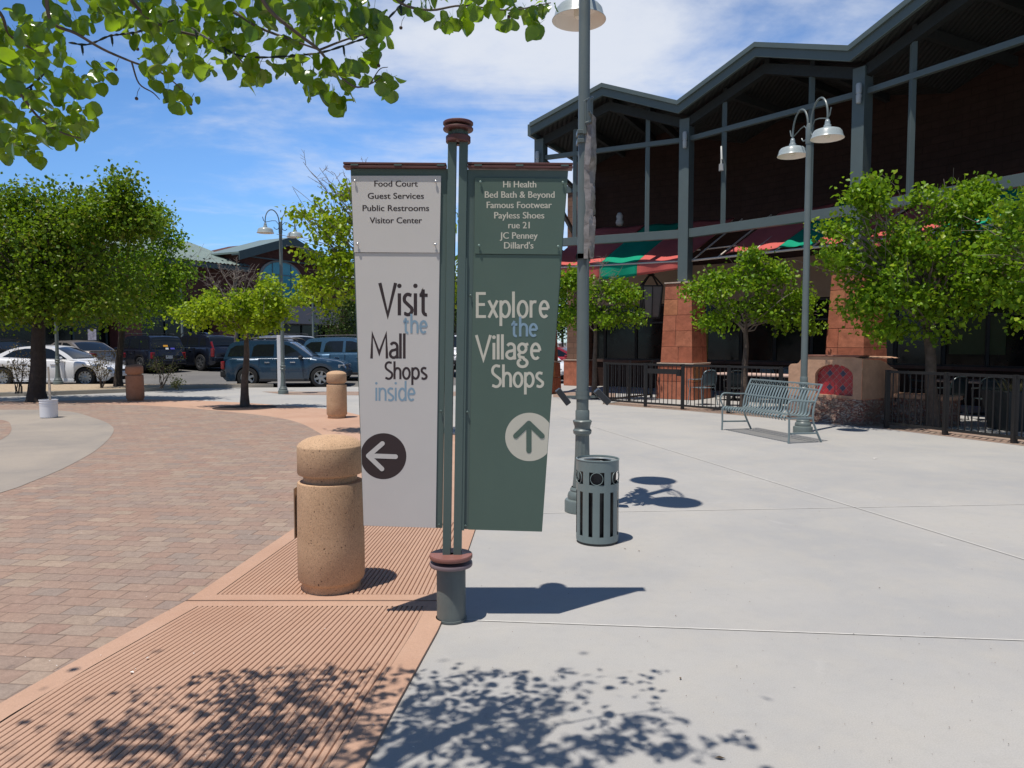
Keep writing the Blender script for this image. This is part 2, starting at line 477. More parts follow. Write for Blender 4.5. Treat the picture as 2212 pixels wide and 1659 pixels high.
# ribbed terracotta slabs: left and right edge lines of the strip
def eL(y): return np.interp(y, [-4, 1.5, 3.25, 4.48, 6.6], [-2.9, -2.42, -2.25, -2.0, -1.835])
def eR(y): return np.interp(y, [-4, 1.5, 2.78, 4.22, 6.6], [-.93, -.66, -.55, -.386, -.30])
def slab(name, y0, y1, b0, b1, bl=.13, br=.13):
    ys = np.linspace(y0, y1, 15); n = 46
    bld = MB()
    # flat rim
    top = .016
    def strip(fa, fb, ylist, z=top):
        o = len(bld.v)
        for y in ylist: bld.v += [Vector((fa(y), y, z)), Vector((fb(y), y, z))]
        for i in range(len(ylist) - 1): bld.f.append((o + 2 * i, o + 2 * i + 1, o + 2 * i + 3, o + 2 * i + 2))
    il = lambda y: eL(y) + bl
    ir = lambda y: eR(y) - br
    strip(eL, il, ys); strip(ir, eR, ys)
    strip(il, ir, np.linspace(y0, y0 + b0, 2)); strip(il, ir, np.linspace(y1 - b1, y1, 2))
    # outer skirt
    for f in (eL, eR):
        o = len(bld.v)
        for y in ys: bld.v += [Vector((f(y), y, top)), Vector((f(y), y, 0))]
        for i in range(len(ys) - 1): bld.f.append((o + 2 * i, o + 2 * i + 1, o + 2 * i + 3, o + 2 * i + 2))
    for yy in (y0, y1):
        o = len(bld.v); bld.v += [Vector((eL(yy), yy, top)), Vector((eR(yy), yy, top)), Vector((eR(yy), yy, 0)), Vector((eL(yy), yy, 0))]; bld.f.append((o, o + 1, o + 2, o + 3))
    # ribs: rounded crests with narrow grooves
    prof = []
    for k in range(n):
        for t, h in ((0, -.011), (.10, -.011), (.15, -.003), (.30, .001), (.68, .001), (.90, -.002), (.95, -.006)): prof.append(((k + t) / n, h))
    prof.append((1.0, -.011))
    yy = np.linspace(y0 + b0, y1 - b1, 13)
    o = len(bld.v)
    for y in yy:
        for t, h in prof: bld.v.append(Vector((il(y) + (ir(y) - il(y)) * t, y, top + h)))
    m_ = len(prof)
    for i in range(len(yy) - 1):
        for k in range(m_ - 1):
            a = o + i * m_ + k; bld.f.append((a, a + 1, a + m_ + 1, a + m_))
    return struct(bld.build(name, M_tan, None, 30))
slab('ribbed_paving', 4.475, 6.6, .10, .16)
slab('ribbed_paving', -2.0, 4.455, .2, .085)
# dark gaps: between pavers and strip, between the slabs
def line_strip(name, a, b_, width, z, material):
    a, b_ = Vector(a), Vector(b_); d = (b_ - a); nrm = Vector((-d.y, d.x, 0)).normalized() * width / 2
    q = [a - nrm, b_ - nrm, b_ + nrm, a + nrm]
    return sheet(name, q, z, material)
gap = [Vector((eL(y) - .008, y, 0)) for y in np.linspace(-3, 6.6, 20)] + [Vector((eL(y) + .006, y, 0)) for y in np.linspace(6.6, -3, 20)]
sheet('paving_gap', gap, .009, M_dark_joint)

# sealed joints in the concrete
line_strip('paving_joint', G(1000, 1340), G(2700, 1402), .013, .004, M_joint)
line_strip('paving_joint', G(1050, 1111), G(2700, 1081), .012, .004, M_joint)
line_strip('paving_joint', G(1200, 897), G(2560, 1317), .011, .0082, M_joint)
line_strip('paving_joint', Vector((2.2, -3, 0)), Vector((2.9, 3.86, 0)), .012, .0082, M_joint)
# patio brick edging under the railing
M_edge = M_paver
fence_pts = [G(1306, 872), G(1394, 879), G(1474, 885), G(1685, 903), G(1915, 925), G(2190, 958), G(2600, 1012)]
inn = [Vector((.42, .55, 0)) + p for p in fence_pts]; out_ = [p + Vector((-.10, -.13, 0)) for p in fence_pts]
sheet('patio_edge_paving', out_ + list(reversed(inn)), .0042, M_edge)
sheet('brick_strip_paving', [G(565, 846), G(1120, 846), G(1120, 856), G(620, 853)], .0042, M_paver)
sheet('brick_strip_paving', [G(1195, 846), G(1330, 850), G(1330, 862), G(1195, 858)], .0042, M_paver)

# raised planter on the left, gravel bed inside a kerb
fr = [G(-700, 880), G(-200, 868), G(0, 857), G(117, 854), G(273, 848), G(360, 843), G(436, 839)]
bk = [Vector((-8.6, 26.6, 0)), Vector((-14, 26.35, 0)), Vector((-19, 26.35, 0)), Vector((-34, 26.35, 0))]
sheet('planter_kerb', fr + bk, .12, M_kerb, .12)
fr2 = [p + Vector((.1, .3, 0)) for p in fr[:-1]] + [fr[-1] + Vector((-.5, .12, 0))]
bk2 = [p + Vector((-.2 if i else -.6, -.16, 0)) for i, p in enumerate(bk)]
M_gravel = mat('planter_gravel', (.40, .31, .21), .95, var=.55, vscale=26, bump=1.0, bscale=30, world=True)
sheet('planter_gravel', fr2 + bk2, .126, M_gravel)

# ================================================================== SIGN
YS = 4.24
M_sgreen = mat('sign_green_paint', (.085, .125, .112), .42, var=.06, vscale=2.5, bump=.05, bscale=300)
M_sgreen2 = mat('sign_panel_green', (.084, .130, .102), .5, var=.05, vscale=3)
M_swhite = mat('sign_panel_grey', (.60, .57, .535), .5, var=.03, vscale=3)
M_srust = mat('sign_rust_red_paint', (.115, .042, .036), .5, var=.14, vscale=8)
M_sgrey = mat('sign_base_grey_paint', (.115, .135, .13), .45, var=.15, vscale=6, streak=.25)
M_brown = mat('sign_brown_vinyl', (.035, .02, .02), .5, var=.04)
M_cream = mat('sign_cream_vinyl', (.60, .57, .47), .5, var=.04)
M_blue = mat('sign_blue_vinyl', (.235, .35, .44), .5, var=.04)
M_steel = mat('bolt_steel', (.55, .54, .52), .35, 1.0)

sb = G(975, 1338)
sgn = thing('wayfinding_sign', 'tall two sided wayfinding sign with grey and green tapered panels on a round grey base', 'sign', (sb.x, sb.y, 0))
def S(px, py, dy=0.0):
    p = A(px, py, YS); return Vector((p.x, sb.y + dy, p.z))
def splate(name, pts, y0, y1, m_, parent=sgn, bevel=.0, label=None):
    poly = [S(x, y, y0) for x, y in pts]
    return MB().prism(poly, (0, y1 - y0, 0)).build(name, m_, parent, 0, bevel, label)
kz = 4.24 / F
bc = sb
b = MB().lathe([(.0835, 0.0), (.0835, .30), (.078, .315)], bc, 40)
base = b.build('base_pipe', M_sgrey, sgn)
MB().lathe([(.07, 0), (.09, .0), (.09, .012), (.07, .012)], bc + Vector((0, 0, .004)), 40).build('base_ring', M_sgrey, base)
MB().lathe([(.05, .318), (.121, .318), (.1235, .323), (.1235, .335), (.121, .34), (.05, .34)], bc, 48).build('base_disc', mat('sign_disc_mauve', (.20, .15, .16), .45, var=.08), sgn)
MB().lathe([(.045, .34), (.045, .362)], bc, 24).build('spacer', M_sgreen, sgn)
MB().lathe([(.05, .362), (.121, .362), (.1235, .367), (.1235, .381), (.121, .386), (.02, .386)], bc, 48).build('base_disc', mat('sign_disc_rust', (.24, .10, .08), .5, var=.1), sgn)
for xa0, xa1, xb0, xb1 in ((958, 975, 970, 988), (981, 998, 994, 1012)):
    pts = [S(xa0, 1197), S(xa1, 1197), S(xb1, 290), S(xb0, 290)]
    for p in pts: p.y = sb.y - .024
    MB().prism(pts, (0, .048, 0)).build('post', M_sgreen, sgn, 0, .003)
topc = S(991, 296); topc.y = sb.y
MB().lathe([(.02, 0), (.066, 0), (.069, .004), (.069, .032), (.066, .036), (.02, .036)], topc + Vector((0, 0, -.045)), 40).build('collar', M_srust, sgn)
MB().lathe([(.02, 0), (.081, 0), (.084, .004), (.084, .012), (.08, .016), (.02, .016)], topc + Vector((0, 0, .022)), 44).build('finial_disc', M_srust, sgn)
MB().lathe([(.02, 0), (.08, 0), (.084, .004), (.084, .014), (.08, .018), (.0, .019)], topc + Vector((0, 0, .052)), 44).build('finial_disc', M_srust, sgn)
MB().lathe([(.04, 0), (.04, .06)], topc + Vector((0, 0, -.008)), 20).build('finial_stem', M_sgreen, sgn)
# left side
bl = splate('backing_board', [(761.5, 369), (969, 369), (957, 1136), (789, 1131)], -.008, .012, M_sgreen, bevel=.001)
lp = splate('message_panel', [(771, 549), (952, 549), (943.5, 1135), (790, 1130)], -.016, -.0082, M_swhite, bevel=.001)
lpt = splate('list_panel', [(763.5, 385), (955, 385), (952, 549), (770, 548)], -.0206, -.0164, M_swhite, bevel=.001)
splate('list_backing', [(765, 387), (954, 387), (951, 546), (771, 546)], -.0162, -.0084, mat('sign_core', (.25, .24, .23), .7))
br = splate('backing_board', [(1011, 371), (1226, 373), (1169.5, 1143.5), (999, 1138)], -.008, .012, M_sgreen, bevel=.001)
rp = splate('message_panel', [(1025, 552), (1211, 554), (1170, 1143), (1013, 1138.5)], -.016, -.0082, M_sgreen2, bevel=.001)
rpt = splate('list_panel', [(1027, 389), (1224, 391), (1211, 553), (1026, 551)], -.0206, -.0164, M_sgreen2, bevel=.001)
splate('list_backing', [(1029, 391), (1222, 393), (1209.5, 549), (1028, 548)], -.0162, -.0084, mat('sign_core_green', (.05, .08, .065), .7))
splate('angle_bracket', [(1003, 560), (1011, 560), (1004, 1140), (998, 1140)], -.020, -.0082, M_sgreen)
for (x0, x1) in ((748, 966), (1012, 1235)):
    for (ya, yb) in ((357, 361.5), (364, 368.5)):
        o = .004 * 0
        splate('canopy_slat', [(x0, ya), (x1, ya + 1.8), (x1, yb + 1.8), (x0, yb)], -.036, .036, M_srust, bevel=.001)
for x in (772, 864, 955, 1034, 1122, 1218):
    splate('slat_spacer', [(x - 8, 361.3 + (x - 748) * .0036), (x + 8, 361.3 + (x - 748) * .0036), (x + 8, 364.6 + (x - 748) * .0036), (x - 8, 364.6 + (x - 748) * .0036)], -.038, -.012, M_sgreen)
def bolt(px, py, y0, m_, ln=.018):
    c = S(px, py, y0)
    Mx = Matrix.Rotation(R(90), 3, 'X')
    MB().lathe([(.0028, 0), (.0028, ln - .006), (.0068, ln - .006), (.0075, ln - .002), (.005, ln), (0, ln + .001)], c, 14, Mx).build('bolt', m_, sgn)
for x, y in ((772, 397), (944, 398), (778, 531), (943, 532)): bolt(x, y, -.0206, M_steel, .012)
for x, y in ((1039, 399), (1214, 400), (1036, 534), (1204, 536)): bolt(x, y, -.0206, mat('bolt_green', (.16, .24, .21), .4), .012)
for x, y in ((955, 886), (951, 1128), (1011, 888), (1007, 1130), (1018, 640)): bolt(x, y, -.008, M_sgreen, .014)

# ---- lettering: narrow humanist strokes, one cap height = 1
def arc(cx, cy, rx, ry, a0, a1, n=14):
    return [(cx + rx * math.cos(R(a0 + (a1 - a0) * i / n)), cy + ry * math.sin(R(a0 + (a1 - a0) * i / n))) for i in range(n + 1)]
XH = .68
GL = {
 'V': (.52, [[(0, 1), (.26, 0), (.52, 1)]], []),
 'i': (.0, [[(0, 0), (0, XH)]], [(0, .91, .075)]),
 'l': (.0, [[(0, 0), (0, 1.03)]], []),
 's': (.25, [[(.245, .62)] + arc(.13, .505, .125, .145, 60, 215, 8) + arc(.125, .165, .135, .145, 25, -130, 8) + [(0, .055)]], []),
 'S': (.34, [[(.325, .95)] + arc(.18, .75, .17, .225, 65, 225, 10) + arc(.165, .25, .18, .23, 30, -125, 10) + [(0, .075)]], []),
 't': (.25, [[(.10, .80), (.10, .16)] + arc(.20, .15, .10, .13, 180, 285, 6), [(-.02, .62), (.25, .62)]], ['t']),
 'h': (.30, [[(0, 0), (0, 1.03)], [(0, .40)] + arc(.155, .44, .145, .20, 165, 0, 8) + [(.30, 0)]], []),
 'n': (.30, [[(0, 0), (0, XH)], [(0, .40)] + arc(.155, .44, .145, .20, 165, 0, 8) + [(.30, 0)]], []),
 'e': (.33, [arc(.165, .335, .155, .305, 4, 312, 18), [(.02, .355), (.315, .355)]], []),
 'a': (.29, [[(.03, .56)] + arc(.15, .49, .14, .155, 120, 0, 7) + [(.29, .12), (.305, 0)], [(.29, .395), (.16, .345)] + arc(.145, .19, .145, .155, 95, 300, 9) + [(.29, .13)]], []),
 'o': (.36, [arc(.18, .335, .17, .31, 0, 360, 22)], []),
 'p': (.34, [[(0, -.33), (0, XH)], [(0, .48)] + arc(.165, .335, .165, .305, 140, -140, 14) + [(0, .17)]], []),
 'd': (.33, [[(.33, 0), (.33, 1.03)], [(.33, .48)] + arc(.165, .335, .16, .305, 40, 320, 14) + [(.33, .17)]], []),
 'r': (.20, [[(0, 0), (0, XH)], [(0, .42)] + arc(.14, .45, .14, .18, 170, 80, 6) + [(.205, .62)]], []),
 'x': (.32, [[(0, XH), (.32, 0)], [(.32, XH), (0, 0)]], []),
 'M': (.62, [[(0, 0), (.035, 1), (.31, .22), (.585, 1), (.62, 0)]], []),
 'E': (.30, [[(.32, .955), (.0, .955), (.0, .045), (.33, .045)], [(0, .52), (.29, .52)]], []),
 'g': (.36, [arc(.16, .46, .14, .18, 0, 360, 18), [(.26, .60), (.38, .635)], [(.10, .29), (.03, .20), (.06, .11), (.20, .075)] + arc(.17, -.14, .17, .16, 70, -250, 16)], []),
}
def ribbon(b, pts, hw, tr):
    n = len(pts); L, Rr = [], []
    P = [Vector((p[0], p[1])) for p in pts]
    for i in range(n):
        d0 = (P[i] - P[i - 1]).normalized() if i else (P[1] - P[0]).normalized()
        d1 = (P[i + 1] - P[i]).normalized() if i < n - 1 else d0
        t = d0 + d1
        t = t.normalized() if t.length > 1e-4 else d0
        nn = Vector((-t.y, t.x)); k = 1 / max(.38, nn.dot(Vector((-d0.y, d0.x))))
        L.append(P[i] + nn * hw * k); Rr.append(P[i] - nn * hw * k)
    o = len(b.v)
    for a, c in zip(L, Rr): b.v += [tr(a), tr(c)]
    for i in range(n - 1): b.f.append((o + 2 * i, o + 2 * i + 1, o + 2 * i + 3, o + 2 * i + 2))
def word(txt, x0, x1, ybase, ytop, sw, m_, y_off, parent, slope=0.03, gap=.125):
    sw *= .86; cap = ybase - ytop; adv = 0; glyphs = []
    for ch in txt:
        wd, st, ex = GL[ch]; g = gap + (.05 if ch in 'il' else 0); glyphs.append((adv, st, ex)); adv += wd + gap + (.03 if ch in 'il' else 0)
    tot = adv - gap
    sx = (x1 - x0 - sw) / max(tot, .01)
    b = MB(); cnt = [0]
    def px(u, v): return (x0 + sw / 2 + u * sx, ybase - v * cap + slope * 0)
    for a, st, ex in glyphs:
        for pl in st:
            q = [px(a + u, v) for u, v in pl]
            cnt[0] += 1; yo = y_off - .00006 * cnt[0]
            ribbon(b, q, sw / 2, lambda p, yo=yo: S(p.x, p.y, yo))
        for e in ex:
            if e == 't':
                q = [px(a - .03, .62), px(a + .10, .86), px(a + .10, .62)]; o = len(b.v)
                b.v += [S(x, y, y_off - .0022) for x, y in q]; b.f.append((o, o + 1, o + 2))
            else:
                c = px(a + e[0], e[1]); r = max(sw * .66, e[2] * cap * .6); o = len(b.v)
                b.v += [S(c[0] + r * math.cos(t), c[1] + r * math.sin(t), y_off) for t in np.linspace(0, 2 * PI, 17)[:-1]]
                b.f.append(tuple(range(o, o + 16)))
    return b.build('lettering', m_, parent, 0)
word('Visit', 821, 930, 682, 613, 8.4, M_brown, -.0163, lp)
word('the', 873, 927, 720, 680, 5.2, M_blue, -.0172, lp)
word('Mall', 804, 881, 774, 722, 6.6, M_brown, -.0163, lp)
word('Shops', 834, 926, 818, 781, 5.4, M_brown, -.0163, lp)
word('inside', 815, 901, 864, 823, 4.8, M_blue, -.0163, lp)
word('Explore', 1029, 1187, 687, 633, 7.0, M_cream, -.0163, rp, gap=.135)
word('the', 1103, 1162, 727, 686, 6.0, M_blue, -.0172, rp)
word('Village', 1027, 1169, 776, 724, 7.0, M_cream, -.0163, rp)
word('Shops', 1061, 1174, 835, 788, 6.6, M_cream, -.0163, rp)

def arrow_disc(cx, cy, r, clip, m_disc, m_arrow, direction, parent):
    pts = []
    for t in np.linspace(0, 2 * PI, 73)[:-1]:
        pts.append((cx + r * math.cos(t), cy + r * math.sin(t)))
    pts = [clip(x, y) for x, y in pts]
    b = MB(); b.v = [S(cx, cy, -.0163)] + [S(x, y, -.0163) for x, y in pts]; n = len(pts)
    b.f = [(0, 1 + i, 1 + (i + 1) % n) for i in range(n)]
    d = b.build('arrow_disc', m_disc, parent, 0)
    q = MB()
    k_ = [0]
    def cap_stroke(p0, p1, hw):
        k_[0] += 1; yo = -.0172 - .0003 * k_[0]
        ribbon(q, [p0, p1], hw, lambda p: S(p.x, p.y, yo))
        for c in (p0, p1):
            yo -= .0001
            o = len(q.v); q.v += [S(c[0] + hw * math.cos(t), c[1] + hw * math.sin(t), yo) for t in np.linspace(0, 2 * PI, 17)[:-1]]; q.f.append(tuple(range(o, o + 16)))
    if direction == 'left':
        cap_stroke((802, 981), (858, 983), 5); cap_stroke((800, 981), (830, 955), 5); cap_stroke((800, 981), (829, 1009), 5)
    else:
        cap_stroke((1142, 914), (1142, 970), 5.6); cap_stroke((1142, 912), (1114, 939), 5.6); cap_stroke((1142, 912), (1170, 939), 5.6)
    q.build('arrow', m_arrow, d, 0)
def clipL(x, y):
    e = 770 + (y - 549) * 20 / 581 + .8
    return (max(x, e), y)
def clipR(x, y):
    e = 1211 - (y - 554) * 41 / 589 - .8
    return (min(x, e), y)
arrow_disc(832, 982, 49, clipL, M_brown, M_swhite, 'left', lp)
arrow_disc(1143, 941, 51.5, clipR, M_cream, M_sgreen2, 'up', rp)

def text_line(txt, x0, x1, ybase, cap, m_, parent, yoff):
    cu = bpy.data.curves.new('list_text', 'FONT'); cu.body = txt; cu.resolution_u = 4; cu.offset = 0.0
    to = bpy.data.objects.new('list_text', cu); COL.objects.link(to)
    dg = bpy.context.evaluated_depsgraph_get(); dg.update()
    me = bpy.data.meshes.new_from_object(to.evaluated_get(dg))
    bpy.data.objects.remove(to)
    n = len(me.vertices); co = np.zeros(n * 3); me.vertices.foreach_get('co', co); co = co.reshape(-1, 3)
    xs, ys_ = co[:, 0].copy(), co[:, 1].copy()
    CAP = .727                                       # cap height of the built-in face
    sx = (x1 - x0) / (xs.max() - xs.min())
    L = WLOC[parent.name]
    for i in range(n):
        p = S(x0 + (xs[i] - xs.min()) * sx, ybase - ys_[i] / CAP * cap, yoff) - L
        co[i] = p
    me.vertices.foreach_set('co', co.ravel()); me.update()
    fs = [tuple(p.vertices) for p in me.polygons]; vs = [Vector(c) for c in co]; kx = YS / F
    vs2 = [v + Vector((.75 * kx, -.0003, 0)) for v in vs]                    # medium weight: a second pass, slightly proud
    me2 = bpy.data.meshes.new('list_text'); me2.from_pydata([tuple(v) for v in vs + vs2], [], fs + [tuple(i + n for i in f) for f in fs])
    bpy.data.meshes.remove(me)
    return link('list_text', me2, m_, parent, 0)
for t, x0, x1, yb in (('Food Court', 813, 905, 408), ('Guest Services', 799, 918, 434), ('Public Restrooms', 788, 929, 460), ('Visitor Center', 803, 914, 486)):
    text_line(t, x0, x1, yb, 13.2, M_brown, lpt, -.0210)
for t, x0, x1, yb in (('Hi Health', 1087, 1157, 410), ('Bed Bath & Beyond', 1048, 1196, 432), ('Famous Footwear', 1052, 1190, 454), ('Payless Shoes', 1068, 1174, 476), ('rue 21', 1098, 1143, 497), ('JC Penney', 1080, 1160, 519), ("Dillard's", 1089, 1151, 540)):
    text_line(t, x0, x1, yb, 14.5, M_cream, rpt, -.0210)
# ================================================================== BOLLARDS
def bollard_mat(name, base, dark):
    s = NT(name); v = s.vec()
    f = s.noise(v, 5, 5, .6); g = s.noise(v, 130, 4, .7); st = s.noise(v, 2.2, 4)
    col = s.mix(s.maprange(f, .35, .7), base, dark)
    hs = s.n('ShaderNodeHueSaturation'); s.l(col, hs.inputs['Color']); s.l(s.maprange(g, .3, .7, .72, 1.25), hs.inputs['Value'])
    mp = s.n('ShaderNodeMapping'); s.l(v, mp.inputs[0]); mp.inputs['Scale'].default_value = (1, 1, .7)
    ds = s.n('ShaderNodeVectorMath', operation='ADD'); s.l(mp.outputs[0], ds.inputs[0])
    nz = s.n('ShaderNodeTexNoise'); s.l(v, nz.inputs['Vector']); nz.inputs['Scale'].default_value = 30
    sc_ = s.n('ShaderNodeVectorMath', operation='SCALE'); s.l(nz.outputs['Color'], sc_.inputs[0]); sc_.inputs['Scale'].default_value = .03
    s.l(sc_.outputs[0], ds.inputs[1])
    def pits(scale, lo, hi, keep):
        vo = s.n('ShaderNodeTexVoronoi'); s.l(ds.outputs[0], vo.inputs['Vector']); vo.inputs['Scale'].default_value = scale
        sh = s.n('ShaderNodeSeparateColor'); s.l(vo.outputs['Color'], sh.inputs[0])
        return s.math('MULTIPLY', s.maprange(vo.outputs['Distance'], lo, hi, 1, 0), s.math('LESS_THAN', sh.outputs[0], keep))
    p = s.math('MAXIMUM', pits(48, .10, .22, .22), pits(120, .2, .32, .20))
    col = s.mix(s.math('MULTIPLY', p, .85), hs.outputs[0], tuple(x * .22 for x in base))
    s.l(col, s.b.inputs['Base Color']); s.b.inputs['Roughness'].default_value = .85; s.b.inputs['Specular IOR Level'].default_value = .3
    h = s.math('SUBTRACT', s.math('MULTIPLY', g, .35), p)
    s.l(s.bump(h, .55, .006), s.b.inputs['Normal'])
    return s.m
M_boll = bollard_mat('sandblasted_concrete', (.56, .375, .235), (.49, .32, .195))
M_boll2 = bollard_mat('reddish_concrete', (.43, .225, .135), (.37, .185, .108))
M_rim = mat('bollard_base_stain', (.30, .125, .05), .9, var=.4, vscale=12)
BG = 'concrete bollards on the plaza'
bol = proto('bollard', 'large tan pitted concrete bollard beside the sign, with a plate on its side', 'bollard', BG)
MB().lathe([(.188, .0), (.186, .055), (.193, .062), (.205, .07), (.2125, .085), (.2125, .30), (.2105, .55), (.2085, .69), (.205, .704), (.19, .708), (.17, .708), (.17, .752), (.19, .752), (.2, .756), (.2065, .766), (.2065, .932), (.2045, .939), (.200, .942)], (0, 0, 0), 64).build('shaft', M_boll, bol, 50)
MB().lathe([(.2035, .9385), (.196, .950), (.176, .967), (.145, .982), (.10, .994), (.055, 1.0), (0, 1.003)], (0, 0, 0), 64).build('cap', M_boll, bol, 60)
MB().lathe([(.2, 0), (.2, .004), (.185, .012)], (0, 0, 0), 48).build('base_rim', M_rim, bol)
pl = MB().box((-.222, 0.02, .50), (.006, .15, .33)).box((-.2145, .02, .5), (.012, .06, .2)).build('side_plate', mat('plate_metal', (.42, .33, .25), .45, .2), bol, 0, .002)
p1 = G(717, 1271); place(bol, (p1.x, p1.y, .004), 0)
p2 = G(728, 903); d2 = dup(bol, (p2.x, p2.y, .004), .6, 'tan concrete bollard between the small tree and the sign, in full sun')
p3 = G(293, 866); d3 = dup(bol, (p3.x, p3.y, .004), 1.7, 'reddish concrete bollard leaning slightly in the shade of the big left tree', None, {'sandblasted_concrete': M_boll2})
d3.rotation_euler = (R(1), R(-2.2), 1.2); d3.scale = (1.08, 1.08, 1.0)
for d in (d2, d3):
    for ch in list(d.children):
        if ch.name.startswith('side_plate'): bpy.data.objects.remove(ch)

# ================================================================== LAMP POSTS
M_pole = mat('lamp_post_green_grey', (.135, .165, .16), .42, var=.10, vscale=3, streak=.2)
M_shade = mat('lamp_shade_enamel', (.33, .38, .38), .28, .0, var=.05, spec=.6)
M_shade_in = mat('lamp_shade_white', (.78, .73, .66), .5, var=.03)
M_bulb = mat('lamp_globe', (.75, .72, .62), .12, var=.02, spec=.7)
LG = 'twin gooseneck lamp posts'
H = 5.34
def lamp_post(label):
    t = proto('lamp_post', label, 'lamp post', LG)
    MB().lathe([(.165, 0), (.165, .10), (.158, .115), (.135, .125), (.138, .15), (.13, .18), (.112, .20), (.115, .215), (.10, .24)], n=40).build('base', M_pole, t)
    # fluted lower shaft
    b = MB(); N = 48
    zs = [.24, .40, .58, .76]; rs = [.092, .078, .07, .066]
    for z, r in zip(zs, rs):
        for k in range(N):
            a = 2 * PI * k / N; rr = r * (1 - .07 * (k % 4 == 0) - .03 * (k % 4 in (1, 3)))
            b.v.append(Vector((rr * math.cos(a), rr * math.sin(a), z)))
    for i in range(len(zs) - 1):
        for k in range(N):
            a = i * N + k; c = i * N + (k + 1) % N; b.f.append((a, c, c + N, a + N))
    b.build('fluted_shaft', M_pole, t, 30)
    MB().lathe([(.064, .75), (.085, .77), (.088, .80), (.075, .815), (.074, .84), (.082, .86), (.09, .89), (.082, .90), (.066, .905), (.066, .99), (.06, 1.0)], n=36).build('collar', M_pole, t)
    MB().lathe([(.058, .99), (.055, 3.0), (.051, H - .1), (.051, H + .02), (.04, H + .05)], n=32).build('pole', M_pole, t)
    MB().lathe([(.058, H - .30), (.060, H - .28), (.060, H - .02), (.054, H)], n=28).build('pole_sleeve', M_pole, t)
    for sgn_ in (-1, 1):
        e = .58 * sgn_
        pts = [Vector((.05 * sgn_, 0, H - .06))] + [Vector((.05 * sgn_ + (e - .05 * sgn_) * (1 - math.cos(a)) / 2, 0, H + .02 + .36 * math.sin(a))) for a in np.linspace(0.15, PI * .98, 14)] + [Vector((e, 0, H - .06))]
        b = MB().tube(pts, .017, 8)
        curl = [Vector((.06 * sgn_, 0, H - .02))] + [Vector((.05 * sgn_ + .11 * sgn_ * (1 - math.cos(a)), 0, H - .08 - .12 * math.sin(a))) for a in np.linspace(0, PI * .85, 9)]
        b.tube(curl, .011, 6)
        b.tube([Vector((.06 * sgn_, 0, H - .04)), Vector((.18 * sgn_, 0, H + .06)), Vector((.32 * sgn_, 0, H + .045)), Vector((e, 0, H - .03))], .009, 6)
        b.tube([Vector((e, 0, H - .02)), Vector((e + .06 * sgn_, 0, H + .01)), Vector((e + .10 * sgn_, 0, H + .12))], .012, 6)
        arm = b.build('gooseneck_arm', M_pole, t)
        c = Vector((e, 0, H))
        sh = MB().lathe([(0, -.04), (.03, -.045), (.034, -.07), (.042, -.08), (.044, -.13), (.058, -.14), (.062, -.18), (.09, -.195), (.15, -.205), (.205, -.225), (.232, -.26), (.246, -.32), (.268, -.36)], c, 40).build('lamp_shade', M_shade, t)
        MB().lathe([(.266, -.362), (.243, -.318), (.228, -.262), (.2, -.23), (.1, -.21), (0, -.205)], c, 40).build('shade_lining', M_shade_in, sh)
        MB().lathe([(.04, -.21), (.05, -.24), (.052, -.30), (.045, -.335), (.02, -.35), (0, -.352)], c, 16).build('globe', M_bulb, sh)
    return t
L1 = lamp_post('near lamp post behind the litter bin, wearing a torn banner and two floodlights')
pl1 = G(1257, 1104)
L2 = dup(L1, G(1734, 935), R(-83), 'lamp post standing behind the metal bench in front of the tiled fireplace')
L3 = dup(L1, G(612, 851), R(55), 'distant lamp post in front of the blue suv beside a white sign stake')
pz = G(126, 838); L4 = dup(L1, (pz.x, pz.y, .12), R(20), 'lamp post in the gravel planter beside the white sedan, its top lost in the tree')
place(L1, (pl1.x, pl1.y, .004), R(90)); L1.scale = (1, 1, .962)
ls = L3.scale; L3.scale = (.95, .95, .985)

